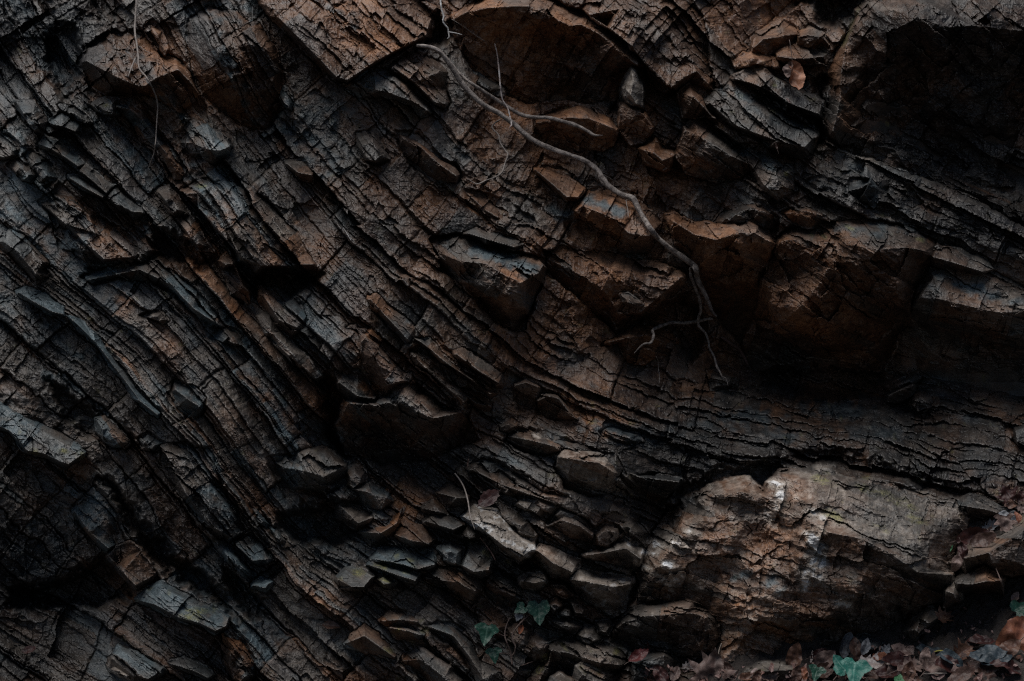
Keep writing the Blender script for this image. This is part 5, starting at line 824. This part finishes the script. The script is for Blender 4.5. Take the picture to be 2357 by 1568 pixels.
SHAPES = {  # half outlines, stalk at y=0, tip at y=1
 'ivy': [(0, 0), (.16, -.13), (.36, -.10), (.60, .10), (.52, .24), (.36, .34), (.30, .46), (.20, .70), (0, 1)],
 'ivy_big': [(0, .02), (.18, -.16), (.42, -.13), (.56, .12), (.52, .38), (.30, .52), (.20, .78), (0, 1)],
 'lobed': [(0, 0), (.10, .06), (.30, .02), (.46, .16), (.27, .26), (.50, .46), (.60, .60), (.31, .55), (.24, .62), (.33, .83), (.13, .76), (0, 1)],
 'oak': [(0, 0), (.07, .10), (.20, .14), (.13, .24), (.30, .36), (.18, .44), (.36, .58), (.20, .66), (.28, .80), (.12, .86), (0, 1)],
 'oval': [(0, 0), (.12, .08), (.24, .28), (.28, .48), (.22, .72), (.11, .90), (0, 1)],
 'toothed': [(0, 0), (.10, .10), (.17, .16), (.18, .24), (.26, .32), (.25, .42), (.30, .50), (.25, .58), (.26, .68), (.17, .74), (.15, .84), (.07, .9), (0, 1)],
 'strip': [(0, 0), (.06, .15), (.10, .45), (.07, .8), (0, 1)]}
def leaf_mesh(name, shape, mat, size, curl=.3, fold=.3, wave=.1, seed=0, stalk=.3, asym=.12):
    """blade of one leaf as a curled sheet with ribs, plus its stalk; local x across, y to the tip, z up"""
    r = np.random.RandomState(seed); half = np.array(SHAPES[shape]); 
    R_ = half.copy(); R_[:, 0] *= 1 + asym * r.uniform(-1, 1); L_ = half[::-1][1:-1].copy(); L_[:, 0] *= -(1 + asym * r.uniform(-1, 1)); L_[:, 1] += .04 * r.uniform(-1, 1, len(L_))
    out = np.concatenate([R_, L_]); dense = []
    for i in range(len(out)):
        a, b = out[i], out[(i + 1) % len(out)]; k = max(1, int(np.linalg.norm(b - a) / .045))
        for t in range(k): dense.append(a + (b - a) * t / k)
    dense = np.array(dense); dense += .012 * r.uniform(-1, 1, dense.shape)
    gx, gy = np.meshgrid(np.arange(-.75, .76, .05), np.arange(-.2, 1.03, .05)); sd = poly_sdf(gx.ravel(), gy.ravel(), dense); ok = sd < -.02
    inner = np.stack([gx.ravel()[ok], gy.ravel()[ok]], -1) + r.uniform(-.008, .008, (ok.sum(), 2))
    P = np.concatenate([dense, inner]); n = len(dense)
    vs_, _, fs_, _, _, _ = delaunay_2d_cdt([Vector(p) for p in P], [], [list(range(n))], 1, 1e-5)
    X = np.array([(q.x, q.y) for q in vs_]); x, y = X[:, 0], X[:, 1]
    ribs = [((0, 0), (0, 1))]
    tips = half[1:-1][np.argsort(-half[1:-1, 0])[:3]] if 'ivy' in shape or shape == 'lobed' else [(half[1:-1, 0].max() * .85, q) for q in (.28, .42, .56, .70, .84)]
    for tx, ty in tips:
        for sgn in (1, -1): ribs.append(((0, .04 if ('ivy' in shape or shape == 'lobed') else max(0, ty - .16)), (sgn * tx, ty)))
    dv = np.full(len(x), 9.0)
    for k, (a, b) in enumerate(ribs):
        ex, ey = b[0] - a[0], b[1] - a[1]; t = np.clip(((x - a[0]) * ex + (y - a[1]) * ey) / (ex * ex + ey * ey), 0, 1)
        dv = np.minimum(dv, np.hypot(x - a[0] - t * ex, y - a[1] - t * ey) * (1 if k == 0 else 1.5))
    vein = np.clip(1 - dv / .022, 0, 1) * .8
    z = fold * np.abs(x) * .9 + curl * (y - .35) ** 2 * (1 if r.rand() > .3 else -1) + wave * perlin(x * 2.6 + seed, y * 2.6, seed) + .4 * wave * perlin(x * 7 + seed, y * 7, seed + 1) + curl * .6 * np.maximum(0, np.abs(x) - .2) * r.uniform(.3, 1.5)
    co = np.stack([x, y, z], -1) * size
    st = np.zeros((len(x), 4), F32); st[:, 0] = vein; st[:, 3] = 1
    tri = np.array(fs_if(fs_)); me = make_mesh(name, co, tri, mat, st, None, True)
    return me
def fs_if(fs_): return [f[:3] for f in fs_ if len(f) == 3] + [t for f in fs_ if len(f) > 3 for t in [(f[0], f[i], f[i + 1]) for i in range(1, len(f) - 1)]]
def place(o, u, v, rot, tilt, off=.6, lean=0, dfix=None, r=2):
    """stand a leaf at a traced place: tip turned by rot in the picture (0 = up, clockwise), face tilted up from facing the viewer"""
    d = (surf(u, v, r) if dfix is None else dfix) + off; x, y, z = world_pt(u, v, d)
    from mathutils import Matrix
    M = Matrix.Rotation(math.radians(lean), 4, 'Z') @ Matrix.Rotation(math.radians(90 - tilt), 4, 'X') @ Matrix.Rotation(math.radians(-rot), 4, 'Z')
    o.matrix_world = Matrix.Translation((float(x), float(y), float(z))) @ M
    return d
LEAFN = [0]
def dead(code, x, y, size, rot, shape, colr, label, tilt=35, curl=.35, fold=.35, wave=.14, off=.5, lean=0, name="dead_leaf", cat="leaf", group=None, stalk=.25, r=2):
    LEAFN[0] += 1; sd = LEAFN[0] * 7
    ox, oy, f = CROP[code]; u, v = x / f + ox, y / f + oy; S = size * PX
    o = link(name, leaf_mesh(name, shape, LM[colr], S, curl, fold, wave, sd), None, label=label, category=cat, group=group)
    # the traced place is the middle of the blade: move the base back along the leaf
    a = math.radians(rot); place(o, u - math.sin(a) * size * .45, v + math.cos(a) * size * .45, rot, tilt, off, lean, dfix=surf(u, v, r))
    if stalk:
        C = np.array([(0, .02 * S, 0), (.01 * S, -.12 * S, .03 * S), (.03 * S, -stalk * S, .01 * S)]); C = smooth_path(C, 4); V, Q, caps = tube_arrays(C, np.linspace(.016, .010, len(C)) * S, 5, .05, sd)
        link("stalk", make_mesh("stalk", V, Q, BARK_VINE, None, caps, True), o)
    return o
# --- ivy on the rubble: stems, then leaves on their stalks
ivy = tube("ivy_plant", 'M', "625,1130,3.2 615,1050,3 600,960,2.6 560,860,2.4 530,760,2.4 545,660,2.2 565,600,2 595,540,1.4", BARK_VINE, off=1.5, seed=40, ring=8, label="small ivy plant with green leaves climbing out of the rubble, bottom middle", category="ivy")
for q in ("620,1020,2.6 650,980,2.6 665,900,2.4 630,820,2.4 635,730,2.2 690,650,2.4 750,580,2.4 810,525,2.2 860,485,1.6 960,440,1", "530,770,1.4 480,750,1.2 430,720,1 330,690,.8", "600,1000,1.2 540,985,1.1 460,985,1 405,960,.8", "755,560,1.2 740,525,1.1 715,505,.8", "812,520,1.2 790,490,1 745,450,.8"):
    rootlet(ivy, 'M', q, BARK_VINE, "stem", 41, 1.6, 6)
def ivy_leaf(parent, code, x, y, size, rot, shape, colr, tilt, off=3.0, seed=1, fold=.12):
    ox, oy, f = CROP[code]; u, v = x / f + ox, y / f + oy; a = math.radians(rot)
    o = link("leaf", leaf_mesh("leaf", shape, LM[colr], size * PX, .12, fold, .05, seed), parent)
    bpy.context.view_layer.update()
    place(o, u - math.sin(a) * size * .45, v + math.cos(a) * size * .45, rot, tilt, off, 0, dfix=surf(u, v, 3)); return o
ivy_leaf(ivy, 'M', 965, 490, 50, 178, 'ivy_big', 'ivy', 25, 3.5, 51); ivy_leaf(ivy, 'M', 720, 440, 27, 238, 'ivy_big', 'ivy', 30, 3.0, 52)
ivy_leaf(ivy, 'M', 298, 755, 46, 190, 'ivy', 'ivy', 20, 3.0, 53); ivy_leaf(ivy, 'M', 400, 1015, 34, 172, 'ivy', 'ivy', 22, 3.0, 54); ivy_leaf(ivy, 'M', 695, 535, 17, 200, 'ivy_big', 'grey', 20, 2.0, 55)
# --- the bright ivy sprig in the leaf litter, and bits of green at the right edge
iv2 = tube("ivy_sprig", 'K', "-40,1560,1.6 10,1500,1.6 60,1440,1.4 95,1400,1.2", BARK_VINE, off=2.5, seed=45, ring=6, label="bright teal ivy sprig growing out of the leaf litter, bottom right", category="ivy")
ivy_leaf(iv2, 'K', 60, 1360, 44, 330, 'ivy_big', 'teal', 40, 4.5, 61, .06); ivy_leaf(iv2, 'K', 190, 1480, 60, 195, 'ivy', 'teal', 40, 5.5, 62, .06); ivy_leaf(iv2, 'K', -250, 1480, 34, 200, 'ivy', 'ivy', 30, 3.5, 63)
dead('K', 765, 1535, 20, 20, 'ivy_big', 'green', "single small round green leaf at the bottom edge, right of the teal ivy sprig", 40, .1, .1, .05, 2.5, name="green_leaf", stalk=0)
dead('K', 2225, 700, 40, 60, 'ivy_big', 'ivy', "dull green leaf cut off by the right edge", 35, .2, .2, .06, 1.5, name="green_leaf", stalk=0)
# --- single dead leaves up on the rock
hl = dead('C', 800, 520, 84, 178, 'oval', 'hang', "curled rust brown dead leaf hanging by a thread, upper right", 8, .3, 1.0, .2, 7, lean=14, stalk=.65)
hb = link("torn_flap", leaf_mesh("torn_flap", 'oval', LM['mauve'], 48 * PX, .4, 1.2, .2, 77), hl); hb.location = (.10 * 66 * PX, .06 * 66 * PX, .006); hb.rotation_euler = (0, .8, -.15)
dead('C', 765, 680, 22, 150, 'strip', 'mauve', "small withered scrap of leaf on the grey bedding slab below the hanging leaf", 30, .3, .9, .1, 1.0)
dead('H', 1025, 335, 66, 232, 'toothed', 'dark', "dark red toothed leaf lying above the brightest pale block", 30, .15, .25, .06, 1.6)
dead('C', 690, 985, 26, 345, 'strip', 'brown', "small dark brown scrap of leaf on the dark bedded block, upper right", 10, .3, .9, .1, 1.0)
dead('E', 880, 1600, 22, 190, 'strip', 'brown', "small brown leaf scrap under the bulging brown mass", 20, .3, .8, .1, 1.0)
dead('M', 735, 680, 22, 200, 'oval', 'orange', "tightly rolled orange brown leaf between the ivy stems", 15, 1.2, 1.8, .1, 1.4)
dead('M', 2200, 1030, 52, 60, 'oval', 'red', "dark crimson leaf behind the grey blue stone at the bottom", 40, .5, .6, .1, 1.0)
dead('M', 2335, 920, 32, 350, 'strip', 'dark', "curled dark leaf tip standing above the crimson leaf", 5, .6, 1.2, .1, 1.0)
dead('G', 190, 1355, 34, 75, 'oval', 'dark', "dull dark red leaf in the shade at the lower left edge", 40, .2, .3, .06, .8); dead('G', 2225, 1200, 44, 100, 'oval', 'brown', "brown leaf lying in the shade left of the bottom middle", 45, .3, .5, .08, .8)
# --- leaf litter along the lower right
LIT = [
 ('J', 490, 1150, 40, 82, 'oak', 'pale', "white torn leaf lying left of the big brown lobed leaf", 50), ('J', 770, 1210, 84, 10, 'lobed', 'mauve', "big brown lobed leaf standing upright at the bottom edge", 15), ('J', 1000, 1225, 40, 330, 'oval', 'brown', "round dark brown leaf right of the big brown lobed leaf", 30),
 ('J', 140, 1250, 50, 140, 'oval', 'dark', "dark maroon leaf left of the big brown lobed leaf", 25), ('J', 320, 1255, 36, 30, 'oval', 'mauve', "tan curled leaf with a ribbed face, under the white torn leaf", 30), ('J', 1800, 1060, 62, 15, 'oval', 'rust', "tall rust leaf standing on edge against the yellow grey stone", 8),
 ('J', 2120, 1000, 40, 70, 'oval', 'dark', "dark red folded leaf above left of the teal ivy sprig", 30), ('J', 2030, 1040, 26, 10, 'strip', 'pale', "thin white leaf edge beside the dark red folded leaf", 10), ('J', 2180, 1110, 62, 35, 'oval', 'mauve', "large mauve curled leaf just left of the teal ivy sprig", 25),
 ('J', 2150, 1220, 54, 70, 'oval', 'brown', "large brown leaf under the mauve curled leaf", 35), ('J', 1830, 1270, 36, 15, 'oval', 'brown', "upright brown leaf in front of the yellow grey stone", 10), ('J', 1340, 1290, 30, 25, 'oval', 'rust', "small pointed rust leaf leaning on the yellow grey stone", 10),
 ('J', 1200, 1305, 36, 85, 'oval', 'rust', "flat rust leaf at the bottom edge below the yellow grey stone", 50), ('J', 1100, 1275, 28, 40, 'strip', 'mauve', "narrow tan leaf at the left foot of the yellow grey stone", 30), ('J', 1920, 1290, 38, 20, 'oval', 'orange', "orange leaf at the bottom edge left of the brown leaf", 30),
 ('J', 1480, 1310, 36, 90, 'oak', 'mauve', "pinkish lobed leaf at the bottom edge, in front of the yellow grey stone", 50), ('J', 40, 1310, 34, 60, 'oval', 'rust', "rust leaf in the bottom gap right of the yellowish boulder", 40),
 ('K', 130, 1165, 56, 30, 'oval', 'grey', "pale grey leaf standing up behind the teal ivy sprig", 15), ('K', 240, 1190, 44, 350, 'oval', 'brown', "ribbed brown leaf just right of the pale grey leaf", 15), ('K', 345, 1170, 36, 25, 'oval', 'grey', "small grey leaf leaning right of the ribbed brown leaf", 15),
 ('K', 400, 1380, 60, 100, 'oak', 'pale', "pale pinkish white lobed leaf right of the teal ivy sprig", 50), ('K', 515, 1290, 34, 95, 'oval', 'orange', "salmon pink leaf above the pale lobed leaf", 50), ('K', 740, 1215, 46, 120, 'oval', 'mauve', "mauve pointed leaf in the middle of the litter", 40),
 ('K', 570, 1215, 30, 30, 'oak', 'grey', "grey brown leaf above the salmon pink leaf", 35), ('K', 840, 1250, 38, 30, 'oval', 'mauve', "twisted tan leaf right of the mauve pointed leaf", 20), ('K', 680, 1340, 60, 95, 'oval', 'dark', "blackish leaf lying below the salmon pink leaf", 50),
 ('K', 890, 1400, 66, 75, 'oak', 'mauve', "large dull purple leaf in the middle of the litter", 45), ('K', 1050, 1215, 46, 110, 'oval', 'blue', "bluish grey leaf under the yellow green blade", 50), ('K', 1060, 1300, 38, 10, 'oval', 'mauve', "upright tan leaf below the yellow green blade", 15),
 ('K', 1170, 1385, 52, 60, 'lobed', 'mauve', "ragged tan lobed leaf above the straight grey twig", 40), ('K', 1320, 1290, 52, 110, 'oval', 'blue', "dark blue grey leaf right of the upright tan leaf", 50), ('K', 1300, 1370, 54, 100, 'oval', 'dark', "dark wet leaf above the right end of the straight grey twig", 45),
 ('K', 1520, 1205, 40, 45, 'lobed', 'rust', "pinkish star shaped leaf right of the yellow green blade", 35), ('K', 1690, 1075, 54, 85, 'oval', 'dark', "thin dark red leaf lying on the soil left of the big orange leaf", 55), ('K', 1760, 1240, 70, 80, 'oval', 'blue', "large wet blue black leaf left of the big orange leaf", 45),
 ('K', 2110, 1010, 108, 215, 'oval', 'orange', "big orange brown wet leaf at the right edge", 25), ('K', 2080, 1180, 60, 230, 'oval', 'rust', "rust leaf tucked under the big orange leaf", 35), ('K', 1530, 1400, 70, 70, 'oak', 'mauve', "big dull mauve leaf at the lower right", 45),
 ('K', 1850, 1320, 60, 90, 'oval', 'blue', "second wet dark leaf, below the large blue black leaf", 50), ('K', 1450, 1510, 56, 60, 'oval', 'brown', "brown leaf at the bottom edge right of the straight grey twig", 45), ('K', 1820, 1460, 60, 30, 'oak', 'brown', "large brown lobed leaf near the lower right corner", 45),
 ('K', 2080, 1400, 60, 300, 'oval', 'dark', "dark leaf in the lower right corner", 45), ('K', 640, 1420, 46, 70, 'oval', 'mauve', "dusty pink leaf below the blackish leaf", 40), ('K', 560, 1490, 50, 100, 'oval', 'dark', "dark leaf at the bottom edge left of the small round green leaf", 45),
 ('K', 700, 1480, 46, 60, 'oval', 'mauve', "mauve leaf just above the small round green leaf", 40), ('K', 860, 1500, 44, 20, 'oval', 'rust', "rust brown leaf right of the small round green leaf", 30), ('K', 960, 1545, 46, 80, 'oval', 'brown', "brown leaf at the bottom edge under the straight grey twig", 45),
 ('K', 350, 1470, 46, 120, 'oval', 'brown', "brown leaf showing under the pale lobed leaf", 40), ('K', 1290, 790, 34, 60, 'lobed', 'rust', "small rust lobed leaf lying alone on the soil bank", 45), ('K', 1390, 745, 22, 55, 'strip', 'blue', "narrow blue grey leaf beside the small rust lobed leaf", 45),
 ('K', 330, 1275, 30, 20, 'oval', 'rust', "reddish leaf in the shade above the pale lobed leaf", 20), ('K', 1620, 1130, 30, 70, 'oval', 'brown', "small brown leaf on the soil above the star shaped leaf", 50), ('K', 2140, 570, 26, 40, 'oval', 'mauve', "small tan leaf on the soil at the right edge", 45),
 ('N', 1700, 300, 46, 330, 'lobed', 'dark', "dark red lobed leaf against the cliff at the right edge", 15), ('N', 1890, 350, 36, 20, 'oval', 'dark', "dark red leaf half out of the picture at the right edge", 20), ('N', 1750, 470, 38, 80, 'oval', 'rust', "brown leaf just under the dark red lobed leaf", 40),
 ('N', 1880, 530, 34, 110, 'oak', 'mauve', "mauve crumpled leaf at the right edge", 35), ('N', 1760, 660, 40, 40, 'oval', 'grey', "grey torn leaf below the mauve crumpled leaf", 20), ('N', 1630, 620, 26, 260, 'oval', 'grey', "small grey leaf end left of the grey torn leaf", 40),
 ('N', 1620, 770, 52, 175, 'lobed', 'mauve', "pinkish orange lobed leaf on the grey bank", 25), ('N', 1390, 830, 44, 80, 'oak', 'grey', "blue grey leaf curling left of the pinkish orange lobed leaf", 50), ('N', 1390, 910, 34, 200, 'oval', 'mauve', "mauve leaf edge under the blue grey curling leaf", 25),
 ('N', 1080, 980, 76, 75, 'oval', 'dark', "large dark red leaf hanging over the end of the pale boulder", 15), ('N', 1260, 1030, 60, 70, 'oval', 'brown', "brown leaf lying behind the large dark red leaf", 25), ('N', 970, 1170, 40, 170, 'oval', 'dark', "dark red leaf hanging below the large dark red leaf", 10),
 ('N', 900, 1350, 44, 200, 'oval', 'mauve', "dusty mauve oval leaf hanging at the end of the pale boulder", 8), ('N', 800, 1160, 18, 20, 'strip', 'green', "tiny yellow green leaf tip beside the dark red leaves", 15), ('N', 1880, 660, 30, 10, 'oval', 'orange', "small orange brown leaf below the mauve crumpled leaf", 30)]
for (cd, x, y, sz, rt, shp, cl, lab, tl) in LIT:
    rr = random.Random(x * 7 + y); dead(cd, x, y, sz * (1.12 if cd != 'N' else 1.0), rt, shp, cl, lab, tl, rr.uniform(.15, .6), rr.uniform(.15, .7), rr.uniform(.08, .2), rr.uniform(.8, 2.4) if cd != 'N' else rr.uniform(1.5, 3), rr.uniform(-25, 25), stalk=rr.choice([0, .25, .35]))
# --- the crumbs and broken leaf pieces nobody could count
def litter():
    r = np.random.RandomState(3); Vs, Qs, k = [], [], 0
    for _ in range(480):
        u, v = r.uniform(1480, 2500), 0; lim = 1568 - max(0, (u - 1750)) * .28; v = r.uniform(min(lim, 1545) - 10, 1640)
        if r.rand() < .25 and u > 1950: v = r.uniform(1400, 1560)
        if v < 1400 or u < 1480: continue
        d = surf(u, v, 1); s = r.uniform(3, 15) * PX * (1 if v > 1500 else .6); x, y, z = world_pt(u, v, d + r.uniform(.1, .9))
        a = r.uniform(0, 6.28); n = np.array([r.uniform(-.6, .6), -.6 - r.rand(), .8 + r.rand()]); n /= np.linalg.norm(n)
        t = np.cross(n, [math.cos(a), .3, math.sin(a)]); t /= np.linalg.norm(t); b = np.cross(n, t); m = r.randint(5, 8); c = np.array([x, y, z])
        ang = np.sort(r.uniform(0, 6.28, m)); rad = s * r.uniform(.5, 1.1, m); ring = c + (np.cos(ang) * rad)[:, None] * t + (np.sin(ang) * rad * .55)[:, None] * b + (r.uniform(-.25, .25, m) * s)[:, None] * n
        Vs.append(np.concatenate([[c], ring])); Qs += [(k, k + 1 + i, k + 1 + (i + 1) % m) for i in range(m)]; k += m + 1
    m, n, l, p = nodes_of("leaf_crumbs"); pos = n.new("ShaderNodeNewGeometry").outputs["Position"]
    c = ramp(n, l, noise(n, l, 28, 3, .8, pos), [(.3, (.03, .014, .011)), (.45, (.11, .05, .038)), (.55, (.17, .11, .10)), (.63, (.07, .035, .03)), (.75, (.25, .2, .18))])
    l.new(c, p.inputs["Base Color"]); p.inputs["Roughness"].default_value = .6
    link("leaf_litter", make_mesh("leaf_litter", np.concatenate(Vs), np.array(Qs), m), None, kind="stuff", label="crumbs of broken brown leaves covering the soil, bottom right", category="leaf litter")
litter()
